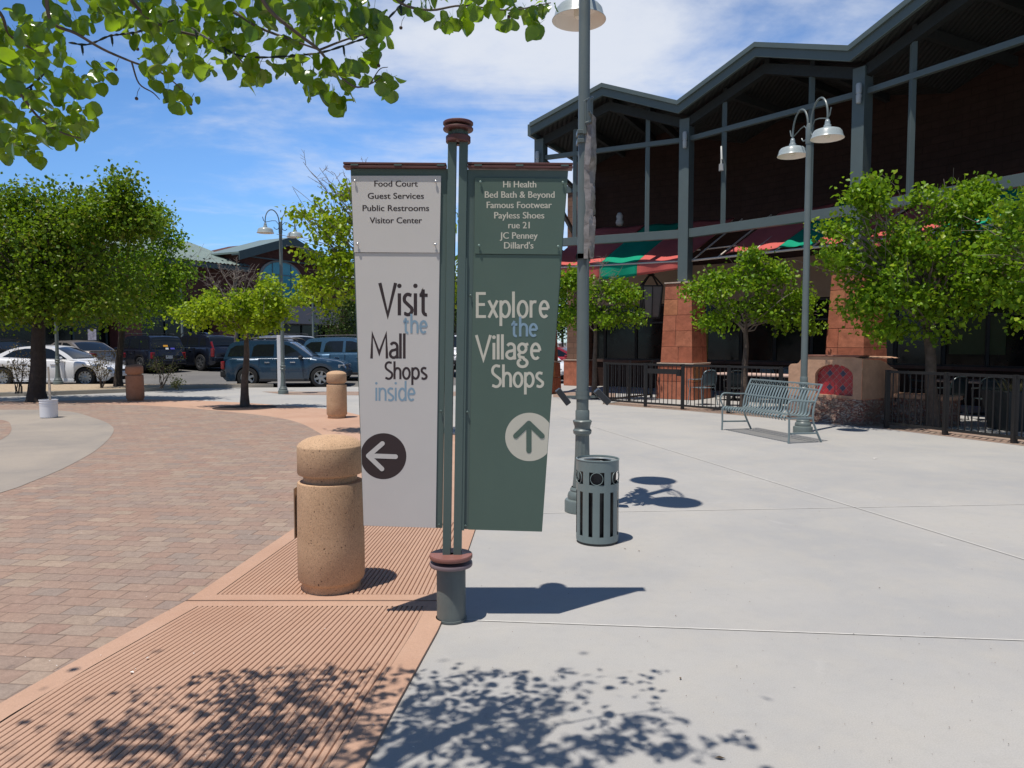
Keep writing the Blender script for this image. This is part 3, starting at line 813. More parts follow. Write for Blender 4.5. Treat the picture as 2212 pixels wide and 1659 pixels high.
# torn banners + hardware on the near lamp post (they turn with that post)
M_ban = NT('torn_banner_vinyl'); v_ = M_ban.vec()
M_ban.l(M_ban.mix(M_ban.maprange(M_ban.noise(v_, 9, 6, .7), .45, .65), (.27, .25, .235), (.15, .135, .12)), M_ban.b.inputs['Base Color'])
M_ban.b.inputs['Roughness'].default_value = .28
M_ban.l(M_ban.bump(M_ban.noise(v_, 11, 4, .6, .6), .6, .02), M_ban.b.inputs['Normal'])
M_ban = M_ban.m
def banner(label, yo, ysgn, zt, zb, wd, seed):
    r_ = random.Random(seed)
    t = thing('torn_banner', label, 'banner', (pl1.x, pl1.y, 0), 'torn banners on the near lamp post')
    o = Vector((pl1.x, pl1.y, 0))
    x0 = .055
    # bracket plate and comb-like cresting
    b = MB().box(o + Vector((x0 * .0, ysgn * .075, zt + .02)), (.03, .05, .30))
    b.box(o + Vector((0, 0, zt - .10)), (.135, .14, .035))
    b.build('bracket', M_pole, t, 0, .003)
    MB().box(o + Vector((0, 0, zb - .02)), (.13, .135, .05)).build('bracket', M_pole, t, 0, .003)
    b = MB()
    top = []; bot = []
    for k in range(15):
        f = k / 14; y = ysgn * (.07 + wd * f); zc = zt + .17 - .10 * f * f; x = .05 * math.sin(f * PI)
        top.append(o + Vector((x, y, zc))); bot.append(o + Vector((x, y, zt - .03 - .02 * math.sin(f * PI))))
    b.tube(top, .011, 6); b.tube(bot, .014, 6)
    for k in range(1, 14): b.tube([top[k], bot[k]], .0045, 5)
    b.tube([top[-1], bot[-1]], .01, 6)
    b.build('cresting', M_pole, t)
    n = 26; rows = []
    for i in range(n + 1):
        f = i / n; z = zt - .05 - (zt - zb) * f
        wl_ = wd * (.98 - .25 * f) * (1 - .35 * max(0, f - .55) / .45) - abs(r_.gauss(0, .03)) - (.10 if 8 < i < 13 else 0)
        rows.append((z, wl_))
    b = MB(); m_ = 7
    for i, (z, wl_) in enumerate(rows):
        for j in range(m_ + 1):
            g = j / m_; y = ysgn * (.07 + wl_ * g + .012 * r_.random())
            b.v.append(o + Vector((.085 * math.sin(g * PI * .9) + .003 * r_.gauss(0, 1) + .006 * math.sin(i * .5 + j), y, z + .003 * r_.gauss(0, 1))))
    for i in range(n):
        for j in range(m_):
            if (i > 10 and j >= 3 and r_.random() < .16): continue
            a = i * (m_ + 1) + j; b.f.append((a, a + 1, a + m_ + 2, a + m_ + 1))
    # trailing shred
    e = o + Vector((.03, ysgn * .12, zb)); q = len(b.v)
    b.v += [e + Vector((0, -.05, .05)), e + Vector((.01, .07, .05)), e + Vector((.0, .05, -.14)), e + Vector((-.01, .01, -.36))]; b.f.append((q, q + 1, q + 2, q + 3))
    b.build('cloth', M_ban, t, 60)
banner('torn silvery banner hanging on the camera side of the near lamp post', 0, -1, 3.63, 2.42, .36, 3)
banner('torn pale banner on the far side of the near lamp post, mostly hidden', 0, 1, 3.55, 2.42, .36, 9)
M_flood = mat('floodlight_black', (.03, .032, .035), .4, var=.2)
for sx_, lab in ((-1, 'black floodlight clamped on the left of the near lamp post, tipped upward'), (1, 'black floodlight clamped on the right of the near lamp post, tipped away')):
    t = thing('floodlight', lab, 'floodlight', (pl1.x, pl1.y, 1.09), 'floodlights on the near lamp post')
    o = Vector((pl1.x, pl1.y, 1.09)); 
    b = MB().bar(o + Vector((sx_ * .05, 0, 0)), o + Vector((sx_ * .15, 0, 0)), .02, .022)
    b.build('bracket', M_pole, t, 30)
    MB().lathe([(.060, -.02 - .0 * sx_), (.066, -.02), (.066, .018), (.060, .018)], o + Vector((0, 0, 0 if sx_ < 0 else .0395)), 24).build('clamp', M_pole, t, 30)
    Mx = Matrix.Rotation(R(52) * -sx_ if sx_ < 0 else R(45), 3, 'Y')
    hd = MB().box(o + Vector((sx_ * .185, 0, -.0)), (.17, .13, .055), Mx).build('head', M_flood, t, 0, .006)
    MB().box(o + Vector((sx_ * .185, 0, 0)) + Mx @ Vector((0, 0, .029)), (.15, .11, .004), Mx).build('lens', mat('floodlight_lens', (.12, .13, .14), .1, spec=.8), hd, 0)

# ================================================================== LITTER BIN
M_bin = mat('bin_grey_green_paint', (.175, .225, .225), .38, var=.08, vscale=4, streak=.12)
pb = G(1290, 1169)
bn = thing('litter_bin', 'round slatted grey metal litter bin standing in front of the near lamp post', 'litter bin', (pb.x, pb.y, 0))
RB = .17
def band(z0, z1, r=RB, t=.004):
    return [(r - t, z0), (r, z0), (r, z1), (r - t, z1), (r - t, z0)]
b = MB()
for z0, z1 in ((.02, .072), (.425, .485), (.585, .672)): b.lathe(band(z0, z1), pb, 72)
for k in range(12):                      # upright straps between the slots
    a = R(-90 + 5 + 15 + 30 * k); hw = R(9.4)
    b.lathe([(RB - .004, .0722), (RB, .0722), (RB, .4248), (RB - .004, .4248), (RB - .004, .0722)], pb, 6, None, a - hw, a + hw)
for k in range(6):
    a = R(-90 - 9 + 30 + 60 * k); hw = R(9.5)
    b.lathe([(RB - .004, .4852), (RB, .4852), (RB, .5848), (RB - .004, .5848), (RB - .004, .4852)], pb, 6, None, a - hw, a + hw)
b.build('slatted_shell', M_bin, bn, 40)
b = MB().lathe([(RB - .006, .665), (RB + .002, .668), (RB + .003, .674), (RB - .005, .677), (RB - .006, .665)], pb, 60)
b.build('rim', M_bin, bn)
for k in range(6):
    a = R(-90 - 9 + 60 * k); c = pb + Vector((math.cos(a) * (RB - .002), math.sin(a) * (RB - .002), .535))
    MB().ring(c, .049, .003, 28, 6, Matrix.Rotation(a - PI / 2, 3, 'Z')).build('ring_ornament', M_bin, bn, 60)
M_liner = mat('bin_liner_dark', (.012, .012, .014), .5, var=.3, vscale=20)
ln_ = MB().lathe([(0, .05), (.125, .05), (.142, .50), (.148, .655), (.151, .655), (.146, .5), (.13, .046), (0, .046)], pb, 40).build('liner', M_liner, bn, 50)
MB().lathe([(.112, .650), (.1585, .656), (.160, .662), (.112, .664), (.108, .656), (.112, .650)], pb, 48).build('liner_rim', mat('galvanised_rim', (.40, .43, .42), .45, .6, var=.35, vscale=20), bn)
b = MB().bar(pb + Vector((-.12, .03, .657)), pb + Vector((.02, .0, .655)), .01, .004).bar(pb + Vector((.02, 0, .655)), pb + Vector((.06, -.11, .657)), .01, .004)
b.build('rim_strap', mat('galvanised_strap', (.5, .52, .5), .4, .6), bn)
MB().lathe([(RB - .02, .0), (RB - .006, .0), (RB - .006, .02), (RB - .02, .02)], pb, 48).build('foot_ring', mat('bin_foot', (.05, .05, .045), .7), bn)

# ================================================================== BENCH
M_bench = mat('bench_grey_green_paint', (.20, .255, .26), .38, var=.08, vscale=5)
LF, RF, RR, LR = (G(1560, 929), G(1704, 958.5), G(1779, 955), G(1623, 927))
bx = (RF - LF).normalized(); by = Vector((-bx.y, bx.x, 0)); BL = (RF - LF).length
bench = thing('park_bench', 'grey metal slat bench with curled arms and a row of rings along its back', 'bench', LF)
def B(x, y, z): return LF + bx * x + by * y + Vector((0, 0, z))
side = [(-.015, .36), (-.035, .40), (-.02, .435), (.02, .448), (.12, .438), (.25, .425), (.36, .42), (.41, .435), (.435, .48), (.45, .56), (.475, .66), (.515, .76), (.555, .84)]
side = [Vector((0, y, z)) for y, z in side]; side = smoothline(side, 4)
b = MB(); ns = 23
for k in range(ns):
    x = .045 + (BL - .09) * (k + .5) / ns; hw = .019; o = len(b.v)
    for i, p in enumerate(side):
        t = side[min(i + 1, len(side) - 1)] - side[max(i - 1, 0)]; nn = Vector((0, -t.z, t.y)).normalized() * .0028
        for sx_, sn in ((-hw, -1), (hw, -1), (hw, 1), (-hw, 1)): b.v.append(B(x + sx_, p.y + nn.y * sn, p.z + nn.z * sn))
    for i in range(len(side) - 1):
        for j in range(4):
            a = o + 4 * i + j; c = o + 4 * i + (j + 1) % 4; b.f.append((a, c, c + 4, a + 4))
b.build('slats', M_bench, bench, 30)
b = MB()
for (y, z) in ((0.0, .405), (.40, .40), (.475, .65), (.555, .84), (.60, .925)):
    b.bar(B(.0, y, z), B(BL, y, z), .026, .026)
b.build('rails', M_bench, bench, 0, .003)
for k in range(15):
    x = .05 + (BL - .1) * (k + .5) / 15
    Mx = Matrix((bx, by, Vector((0, 0, 1)))).transposed() @ Matrix.Rotation(R(-26), 3, 'X')
    MB().ring(B(x, .578, .8825), .034, .0042, 18, 6, Mx).build('ring_ornament', M_bench, bench, 60)
for x in (.0, BL):
    leg = [B(x, y, z) for y, z in ((-.005, 0), (.0, .18), (-.005, .40))]
    MB().tube(smoothline(leg, 5), .017, 8).build('leg', M_bench, bench)
    leg = [B(x, y, z) for y, z in ((.61, 0), (.53, .15), (.455, .32), (.44, .46), (.475, .65), (.555, .84), (.60, .93))]
    MB().tube(smoothline(leg, 5), .017, 8).build('leg', M_bench, bench)
    MB().bar(B(x, .0, .16), B(x, .53, .15), .022, .028).bar(B(x, 0, .40), B(x, .45, .39), .024, .03).build('stretcher', M_bench, bench, 0, .003)
    arm = [B(x, y, z) for y, z in ((.02, .43), (-.03, .52), (-.04, .60), (.0, .665), (.08, .68), (.25, .665), (.46, .66))]
    MB().tube(smoothline(arm, 5), .013, 8).build('armrest', M_bench, bench)

# ================================================================== BUCKET
pk = G(106, 903)
bk_ = thing('paint_bucket', 'white plastic bucket with a wooden stick standing on the round concrete pad', 'bucket', (pk.x, pk.y, .009))
c = Vector((pk.x, pk.y, .009))
M_pl = mat('white_plastic', (.80, .80, .82), .4, var=.03)
MB().lathe([(0, 0), (.148, 0), (.153, .01), (.166, .27), (.174, .272), (.174, .283), (.167, .285), (.169, .318), (.178, .32), (.178, .331), (.171, .333), (.173, .37), (.18, .372), (.18, .386), (.172, .386), (.166, .02), (0, .02)], c, 40).build('tub', M_pl, bk_, 40)
stk = MB().bar(c + Vector((.03, .02, .022)), c + Vector((.01, .03, .80)), .045, .022).bar(c + Vector((.01, .03, .80)), c + Vector((.0, .03, 1.08)), .036, .014).build('wooden_stick', mat('weathered_wood', (.40, .35, .29), .8, var=.3, vscale=20), None, 0)
tag(stk, 'grey wooden stick standing upright in the white bucket', 'stick')
# ================================================================== RESTAURANT ON THE RIGHT
P = [Vector((.90, 23.3, 0)), Vector((4.93, 21.2, 0)), Vector((8.04, 17.3, 0)), Vector((10.35, 13.03, 0)), Vector((11.9, 8.4, 0))]
def nrm2(v): return Vector((v.x, v.y, 0)).normalized()
segN = []
for i in range(4):
    d = P[i + 1] - P[i]; n = nrm2(Vector((d.y, -d.x, 0)))      # towards the plaza
    segN.append(n)
ptN = [nrm2(segN[0])] + [nrm2(segN[i - 1] + segN[i]) for i in range(1, 4)] + [segN[3]]
def off(i, o): 
    k = 1.0 if i in (0, 4) else 1 / max(.5, ptN[i].dot(segN[i]))
    return P[i] + ptN[i] * o * k
M_steelg = mat('structural_green_grey_paint', (.095, .125, .125), .5, var=.07, vscale=2)
M_fascia = mat('fascia_green_grey', (.085, .115, .113), .45, var=.06, vscale=2)
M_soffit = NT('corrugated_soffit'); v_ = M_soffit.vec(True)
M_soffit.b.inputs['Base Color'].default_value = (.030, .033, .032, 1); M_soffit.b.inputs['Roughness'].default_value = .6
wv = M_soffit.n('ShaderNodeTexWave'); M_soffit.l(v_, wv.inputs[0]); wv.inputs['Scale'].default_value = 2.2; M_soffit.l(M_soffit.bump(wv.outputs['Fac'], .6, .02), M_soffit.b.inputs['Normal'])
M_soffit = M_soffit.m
def brick_mat(name, c1, c2, mortar, scale=1.0, bw=.40, bh=.20, rot=0.0, ms=.010):
    s = NT(name); g = s.n('ShaderNodeNewGeometry')
    # wall coordinate: horizontal run along the face and height
    cr = s.n('ShaderNodeVectorMath', operation='CROSS_PRODUCT'); s.l(g.outputs['True Normal'], cr.inputs[0]); cr.inputs[1].default_value = (0, 0, 1)
    dt = s.n('ShaderNodeVectorMath', operation='DOT_PRODUCT'); s.l(cr.outputs[0], dt.inputs[0]); s.l(g.outputs['Position'], dt.inputs[1])
    sp_ = s.n('ShaderNodeSeparateXYZ'); s.l(g.outputs['Position'], sp_.inputs[0])
    cb = s.n('ShaderNodeCombineXYZ'); s.l(dt.outputs['Value'], cb.inputs[0]); s.l(sp_.outputs[2], cb.inputs[1])
    bt = s.n('ShaderNodeTexBrick'); s.l(cb.outputs[0], bt.inputs['Vector'])
    bt.inputs['Scale'].default_value = 1; bt.inputs['Brick Width'].default_value = bw; bt.inputs['Row Height'].default_value = bh
    bt.inputs['Mortar Size'].default_value = ms; bt.inputs['Mortar Smooth'].default_value = .3; bt.inputs['Bias'].default_value = 0
    bt.inputs['Color1'].default_value = (*c1, 1); bt.inputs['Color2'].default_value = (*c2, 1); bt.inputs['Mortar'].default_value = (*mortar, 1)
    k = s.maprange(s.noise(g.outputs['Position'], 3, 5, .65), .3, .7, .82, 1.15)
    hs = s.n('ShaderNodeHueSaturation'); s.l(bt.outputs['Color'], hs.inputs['Color']); s.l(k, hs.inputs['Value'])
    s.l(hs.outputs[0], s.b.inputs['Base Color']); s.b.inputs['Roughness'].default_value = .85; s.b.inputs['Specular IOR Level'].default_value = .25
    s.l(s.bump(s.math('SUBTRACT', 1.0, bt.outputs['Fac']), .6, .008), s.b.inputs['Normal'])
    return s.m
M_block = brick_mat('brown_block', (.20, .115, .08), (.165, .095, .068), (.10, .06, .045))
M_shaded_block = brick_mat('shaded_block', (.042, .022, .017), (.037, .020, .015), (.029, .016, .012))  # brown block again, with the gallery's shade put into its colour
M_bulk = mat('bulkhead_tan_stucco', (.30, .225, .16), .85, var=.1, vscale=3, bump=.15, bscale=60)
M_glass_dark = mat('dark_storefront_glass', (.008, .010, .010), .12, spec=.35, var=.2, vscale=.8)
M_frame_dark = mat('dark_bronze_frame', (.02, .018, .017), .5)
M_ledge = mat('dark_stone_ledge', (.09, .05, .04), .8, var=.3)
M_sand = NT('red_sandstone'); v_ = M_sand.vec(True)
g = M_sand.n('ShaderNodeNewGeometry')
t_ = M_sand.ramp(g.outputs['Random Per Island'], [(0, (.38, .125, .072)), (.35, (.43, .155, .092)), (.6, (.36, .115, .066)), (.9, (.44, .165, .095)), (.97, (.45, .195, .085)), (1, (.45, .20, .08))])
kk = M_sand.maprange(M_sand.noise(v_, 5, 6, .65, .4), .3, .7, .74, 1.2)
hs = M_sand.n('ShaderNodeHueSaturation'); M_sand.l(t_, hs.inputs['Color']); M_sand.l(kk, hs.inputs['Value'])
cr_ = M_sand.n('ShaderNodeTexVoronoi', feature='DISTANCE_TO_EDGE'); mp = M_sand.n('ShaderNodeMapping'); M_sand.l(v_, mp.inputs[0]); mp.inputs['Scale'].default_value = (2.2, 2.2, 4.0)
dn = M_sand.n('ShaderNodeTexNoise'); M_sand.l(v_, dn.inputs['Vector']); dn.inputs['Scale'].default_value = 3; dn.inputs['Detail'].default_value = 5
ad = M_sand.n('ShaderNodeVectorMath', operation='ADD'); M_sand.l(mp.outputs[0], ad.inputs[0]); M_sand.l(dn.outputs['Color'], ad.inputs[1]); M_sand.l(ad.outputs[0], cr_.inputs['Vector'])
crack = M_sand.maprange(cr_.outputs['Distance'], .0, .012, 1, 0)
crack = M_sand.math('MULTIPLY', crack, M_sand.maprange(M_sand.noise(v_, 2.2, 3), .5, .62, 0, .75))
M_sand.l(M_sand.mix(crack, hs.outputs[0], (.10, .03, .018)), M_sand.b.inputs['Base Color'])
M_sand.b.inputs['Roughness'].default_value = .85; M_sand.b.inputs['Specular IOR Level'].default_value = .25
hh = M_sand.math('SUBTRACT', M_sand.noise(v_, 4, 8, .6), M_sand.math('MULTIPLY', crack, .5))
M_sand.l(M_sand.bump(hh, .45, .04), M_sand.b.inputs['Normal']); M_sand = M_sand.m
M_cap = mat('pale_stone_cap', (.46, .36, .29), .8, var=.15)
M_mortar = mat('pier_mortar', (.17, .085, .06), .95)

rest = thing('restaurant_building', 'long brown restaurant with a zigzag green steel roof, open gallery and sandstone piers', 'building', (P[1].x, P[1].y, 0))
ZV, ZP = 8.22, 9.04            # fascia top at valleys and peaks
# --- folded roof
def roofpts(o):
    pts = []
    for i in range(4):
        a, c = off(i, o), off(i + 1, o)
        if i == 0:
            a = a + (a - c).normalized() * .10
        pts.append((a, ZV)); pts.append(((a if i else off(0, o)).lerp(c, .5) if i else off(0, o).lerp(c, .5), ZP))
    pts.append((off(4, o), ZV))
    return pts
fr_ = roofpts(.5); bk_r = [(a + (Vector((0, 0, 0))), z) for a, z in roofpts(-8.0)]
b = MB()
for i in range(len(fr_) - 1):
    (a, za), (c, zc) = fr_[i], fr_[i + 1]; (d, _), (e, _) = bk_r[i], bk_r[i + 1]
    up = .012
    b.add([a + Vector((0, 0, za + up)), c + Vector((0, 0, zc + up)), e + Vector((0, 0, zc + up)), d + Vector((0, 0, za + up))], [(0, 1, 2, 3)])
b.build('roof_deck', mat('roof_metal_green', (.13, .18, .17), .4), rest, 0)
b = MB()
for i in range(len(fr_) - 1):
    (a, za), (c, zc) = fr_[i], fr_[i + 1]; (d, _), (e, _) = bk_r[i], bk_r[i + 1]
    q = [a, c, e, d]; zs = [za, zc, zc, za]
    b.add([p + Vector((0, 0, z - .20)) for p, z in zip(q, zs)], [(3, 2, 1, 0)])
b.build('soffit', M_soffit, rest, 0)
# fascia in two steps: crisp drip edge on top, deep board below it set back
def fascia(name, o0, o1, zt, zb, m_):
    A_, Bk = roofpts(o0), roofpts(o1); b = MB()
    for i in range(len(A_) - 1):
        (a, za), (c, zc) = A_[i], A_[i + 1]; (d, _), (e, _) = Bk[i], Bk[i + 1]
        vs = [d + Vector((0, 0, za + zb)), d + Vector((0, 0, za + zt)), a + Vector((0, 0, za + zb)), a + Vector((0, 0, za + zt)),
              e + Vector((0, 0, zc + zb)), e + Vector((0, 0, zc + zt)), c + Vector((0, 0, zc + zb)), c + Vector((0, 0, zc + zt))]
        b.hexa(vs)
    return b.build(name, m_, rest, 0)
fascia('fascia', .62, .50, .03, -.09, M_fascia)
fascia('fascia_board', .56, .47, -.092, -.31, M_fascia)
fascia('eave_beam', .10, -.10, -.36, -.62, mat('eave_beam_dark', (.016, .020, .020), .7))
# left end cap of the roof (fascia running back)
a = fr_[0][0]; c = bk_r[0][0]
b = MB().bar(Vector((a.x, a.y, ZV - .16)) - Vector((.06, 0, 0)), Vector((c.x, c.y, ZV - .16)) - Vector((.06, 0, 0)), .10, .34)
b.build('end_fascia', M_fascia, rest, 0)
# joists under the soffit
b = MB()
for i in range(4):
    for f in (.25, .75):
        q = P[i].lerp(P[i + 1], f); z = ZV + (ZP - ZV) * .5 - .33
        b.bar(q + Vector((0, 0, z)), q - segN[i] * 6 + Vector((0, 0, z)), .12, .22)
    q = P[i].lerp(P[i + 1], .5); b.bar(q + Vector((0, 0, ZP - .36)), q - segN[i] * 6 + Vector((0, 0, ZP - .36)), .14, .25)
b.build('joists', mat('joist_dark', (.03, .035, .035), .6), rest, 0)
# --- wall behind the gallery
Wd = 3.9
Wp = [off(i, -Wd) for i in range(5)]; Wp[0] = Vector((2.35, 27.9, 0)); Wp[4] = off(4, -Wd)
def wallstrip(name, z0, z1, o, m_, th=.3, segs=range(4)):
    b = MB()
    for i in segs:
        a, c = Wp[i], Wp[i + 1]; n = nrm2(Vector((c - a).yx.to_3d()) if False else Vector(((c - a).y, -(c - a).x, 0)))
        q = [a + n * o, a + n * (o - th), c + n * o, c + n * (o - th)]
        b.hexa([q[1] + Vector((0, 0, z0)), q[1] + Vector((0, 0, z1)), q[0] + Vector((0, 0, z0)), q[0] + Vector((0, 0, z1)), q[3] + Vector((0, 0, z0)), q[3] + Vector((0, 0, z1)), q[2] + Vector((0, 0, z0)), q[2] + Vector((0, 0, z1))])
    return b.build(name, m_, rest, 0)
wallstrip('upper_wall', 4.2, 9.2, 0, M_shaded_block)
wallstrip('bulkhead', 2.95, 4.2, .05, M_bulk)
wallstrip('storefront_glass', .95, 2.95, -.10, M_glass_dark, .05)
wallstrip('knee_wall', 0, .90, .02, M_shaded_block)
wallstrip('ledge', .90, .98, .08, M_ledge)
b = MB()
for i in range(4):
    a, c = Wp[i], Wp[i + 1]; n = nrm2(Vector(((c - a).y, -(c - a).x, 0)))
    for k in range(6):
        q = a.lerp(c, k / 5) + n * -.06; b.bar(q + Vector((0, 0, .98)), q + Vector((0, 0, 2.95)), .08, .06)
    for z in (1.0, 2.3, 2.9): b.bar(a + n * -.06 + Vector((0, 0, z)), c + n * -.06 + Vector((0, 0, z)), .055, .06)
b.build('window_frames', M_frame_dark, rest, 0)
# paper notices / coloured panels on the glass
a, c = Wp[1], Wp[2]; n = nrm2(Vector(((c - a).y, -(c - a).x, 0)))
for (i, f, z, wd, ht, cl) in ((0, .78, 1.75, .55, 1.5, (.12, .095, .01)), (0, .62, 1.7, .5, 1.5, (.02, .025, .05)), (2, .15, 1.8, 1.4, 1.0, (.03, .05, .012))):
    a, c = Wp[i], Wp[i + 1]; n = nrm2(Vector(((c - a).y, -(c - a).x, 0))); d = (c - a).normalized(); q = a.lerp(c, f) + n * -.092
    MB().prism([q - d * wd / 2 + Vector((0, 0, z - ht / 2)), q + d * wd / 2 + Vector((0, 0, z - ht / 2)), q + d * wd / 2 + Vector((0, 0, z + ht / 2)), q - d * wd / 2 + Vector((0, 0, z + ht / 2))], n * .006).build('window_panel', mat('window_panel_%d' % int(f * 100), cl, .6), rest, 0)
# end pier of brown block with sandstone foot
e = Wp[0]; dW = (Wp[1] - Wp[0]).normalized(); nW = nrm2(Vector((dW.y, -dW.x, 0)))
def obox(c, d, n, sx, sy, z0, z1):
    q = [c - d * sx / 2 - n * sy / 2, c - d * sx / 2 + n * sy / 2, c + d * sx / 2 - n * sy / 2, c + d * sx / 2 + n * sy / 2]
    return [p + Vector((0, 0, z)) for p in q for z in (z0, z1)]
ec = e + dW * .32 + nW * .0
MB().hexa(obox(ec, dW, nW, .80, .80, .98, 7.1)).build('end_pier', M_block, rest, 0)
MB().hexa(obox(ec, dW, nW, .98, .98, .0, .94)).build('end_pier_foot', M_sand, rest, 0, .01)
MB().hexa(obox(ec, dW, nW, 1.02, 1.02, .94, .979)).build('end_pier_cap', M_cap, rest, 0)
MB().hexa(obox(ec, dW, nW, .9, .9, 7.1, 7.35)).build('end_pier_coping', M_fascia, rest, 0)
# floor slab under gallery is the plaza itself
# --- columns, beams, mullions
for i in range(4):
    n = ptN[i]; d = Vector((-n.y, n.x, 0))
    MB().hexa(obox(P[i], d, n, .30, .34, 3.0, ZV - .36)).build('column', M_steelg, rest, 0, .006)
zL, zU = 4.80, 7.37
for i in range(4):
    a, c = P[i], P[i + 1]; d = (c - a).normalized(); n = segN[i]
    b = MB().bar(a + d * .16 + Vector((0, 0, zL - .12)), c - d * .16 + Vector((0, 0, zL - .12)), .16, .24)
    b.build('lower_beam', M_steelg, rest, 0, .004)
    b = MB().bar(a + d * .16 + Vector((0, 0, zU - .06)), c - d * .16 + Vector((0, 0, zU - .06)), .12, .13)
    b.build('upper_beam', M_steelg, rest, 0, .004)
    for f in (.25, .75):
        q = a.lerp(c, f); zt = ZV + (ZP - ZV) * .5 - .36
        MB().bar(q + Vector((0, 0, zL)), q + Vector((0, 0, zU - .125)), .11, .11).bar(q + Vector((0, 0, zU + .005)), q + Vector((0, 0, zt)), .11, .11).build('mullion', M_steelg, rest, 0, .004)
# return frame at the left end
a = P[0]; c = Wp[0] - nW * .0
b = MB()
for z, h in ((zL - .12, .24), (zU - .06, .13)): b.bar(a + Vector((0, 0, z)), c + Vector((0, 0, z)), .12, h)
q = a.lerp(c, .5); b.bar(q + Vector((0, 0, zL)), q + Vector((0, 0, zU - .13)), .11, .11)
b.bar(a + Vector((0, 0, 4.62)), c + Vector((0, 0, 3.9)), .1, .18); b.bar(a + Vector((0, 0, 6.9)), c + Vector((0, 0, 5.6)), .1, .16)
b.build('end_frame', mat('end_frame_dark', (.05, .06, .06), .5), rest, 0)
# --- sandstone piers below the columns
def pier(i, h0):
    n = ptN[i]; d = Vector((-n.y, n.x, 0)); c = P[i]; r_ = random.Random(40 + i)
    half = lambda z: (.525 - (.525 - .40) * z / 3.3) * (.86 if i == 0 else 1)
    b = MB(); core = MB()
    zs = [0, .5, .98] + [1.03 + (3.26 - 1.03) * k / 5 for k in range(6)]
    for k in range(len(zs) - 1):
        if abs(zs[k] - .98) < .001: continue
        z0, z1 = zs[k] + .006, zs[k + 1] - .006; ext = .05 if z1 < 1.0 else 0
        for (u, v) in ((n, d), (d, -n), (-n, -d), (-d, n)):
            f = .5 + r_.choice((-.18, -.05, .06, .2, 0)); parts = ((-1, -1 + 2 * f - .012), (-1 + 2 * f + .012, 1))
            for p0, p1 in parts:
                vs = []
                for wv_ in (p0, p1):
                    for depth in (.86, 1.0):
                        for z in (z0, z1):
                            hf = half(z) + ext; lat = wv_ * hf
                            if depth < 1: lat = wv_ * hf * .985
                            vs.append(c + u * hf * depth + v * lat + Vector((0, 0, z)))
                b.hexa(vs)
    core.hexa([c + n * sx * half(z) * .97 + d * sy * half(z) * .97 + Vector((0, 0, z)) for sx in (-1, 1) for sy in (-1, 1) for z in (.0, 3.255)])
    pr = core.build('stone_pier', M_mortar, rest, 0)
    b.build('stone_blocks', M_sand, pr, 0, .006)
    MB().hexa(obox(c, d, n, 2 * half(1) + .16, 2 * half(1) + .16, .982, 1.027)).build('pier_ledge', M_cap, pr, 0, .006)
    MB().hexa(obox(c, d, n, 2 * half(3.3) + .06, 2 * half(3.3) + .06, 3.262, 3.30)).build('pier_cap', M_cap, pr, 0, .006)
for i in range(4): pier(i, 0)
# small uplights on the columns
M_cyl = mat('column_light_grey', (.40, .44, .45), .4)
for i in range(4):
    n = ptN[i]; d = Vector((-n.y, n.x, 0)); c = P[i] + n * .265 - d * (-.07 if i else .0)
    t = thing('column_light', ['white cylinder light on the far left column end of the gallery', 'white cylinder light on the column above the left sandstone pier', 'white cylinder light on the column behind the right lamp post', 'white cylinder light on the column at the right frame edge'][i], 'wall light', (c.x, c.y, 7.2), 'cylinder lights on the gallery columns')
    MB().lathe([(0, 0), (.045, 0), (.055, .02), (.06, .18), (.05, .19), (.05, .21), (.062, .22), (.065, .40), (.05, .44), (.02, .45)], c + Vector((0, 0, 7.02)), 16).build('body', M_cyl, t)
    MB().bar(c + Vector((0, 0, 7.2)), c - n * .10 + Vector((0, 0, 7.2)), .04, .05).build('bracket', M_cyl, t, 0)
# broken goose neck lamp on a mullion of the middle bay
q = P[1].lerp(P[2], .25) + segN[1] * .06
t = thing('broken_gooseneck_light', 'bare white gooseneck arm without a shade on a thin gallery upright', 'wall light', (q.x, q.y, 6.4))
d = (P[2] - P[1]).normalized()
MB().box(q + segN[1] * .05 + Vector((0, 0, 6.30)), (.10, .10, .18)).build('junction_box', mat('grey_box', (.45, .45, .44), .5), t, 0)
MB().tube([q + segN[1] * .05 + Vector((0, 0, 6.4)), q + segN[1] * .06 + Vector((0, 0, 6.72)), q + segN[1] * .2 + d * .1 + Vector((0, 0, 6.80)), q + segN[1] * .36 + d * .22 + Vector((0, 0, 6.66)), q + segN[1] * .42 + d * .28 + Vector((0, 0, 6.4))], .022, 8).build('arm', mat('white_enamel', (.62, .62, .58), .4), t)
# pale rag lumps lodged on the upper wall
for (i, f, z, o) in ((0, .42, 5.35, 1.9), (1, .52, 4.62, 1.5)):
    q = P[i].lerp(P[i + 1], f) - segN[i] * o + Vector((0, 0, z))
    if i == 1: continue
    t = MB().lathe([(0, 0), (.10, .03), (.13, .12), (.09, .22), (.11, .32), (.06, .42), (0, .44)], q, 12).build('bundled_cloth', mat('pale_cloth', (.45, .43, .40), .9, var=.2, vscale=10), None, 60)
    tag(t, 'pale bundled cloth resting on the gallery beam above the striped awning', 'cloth bundle')

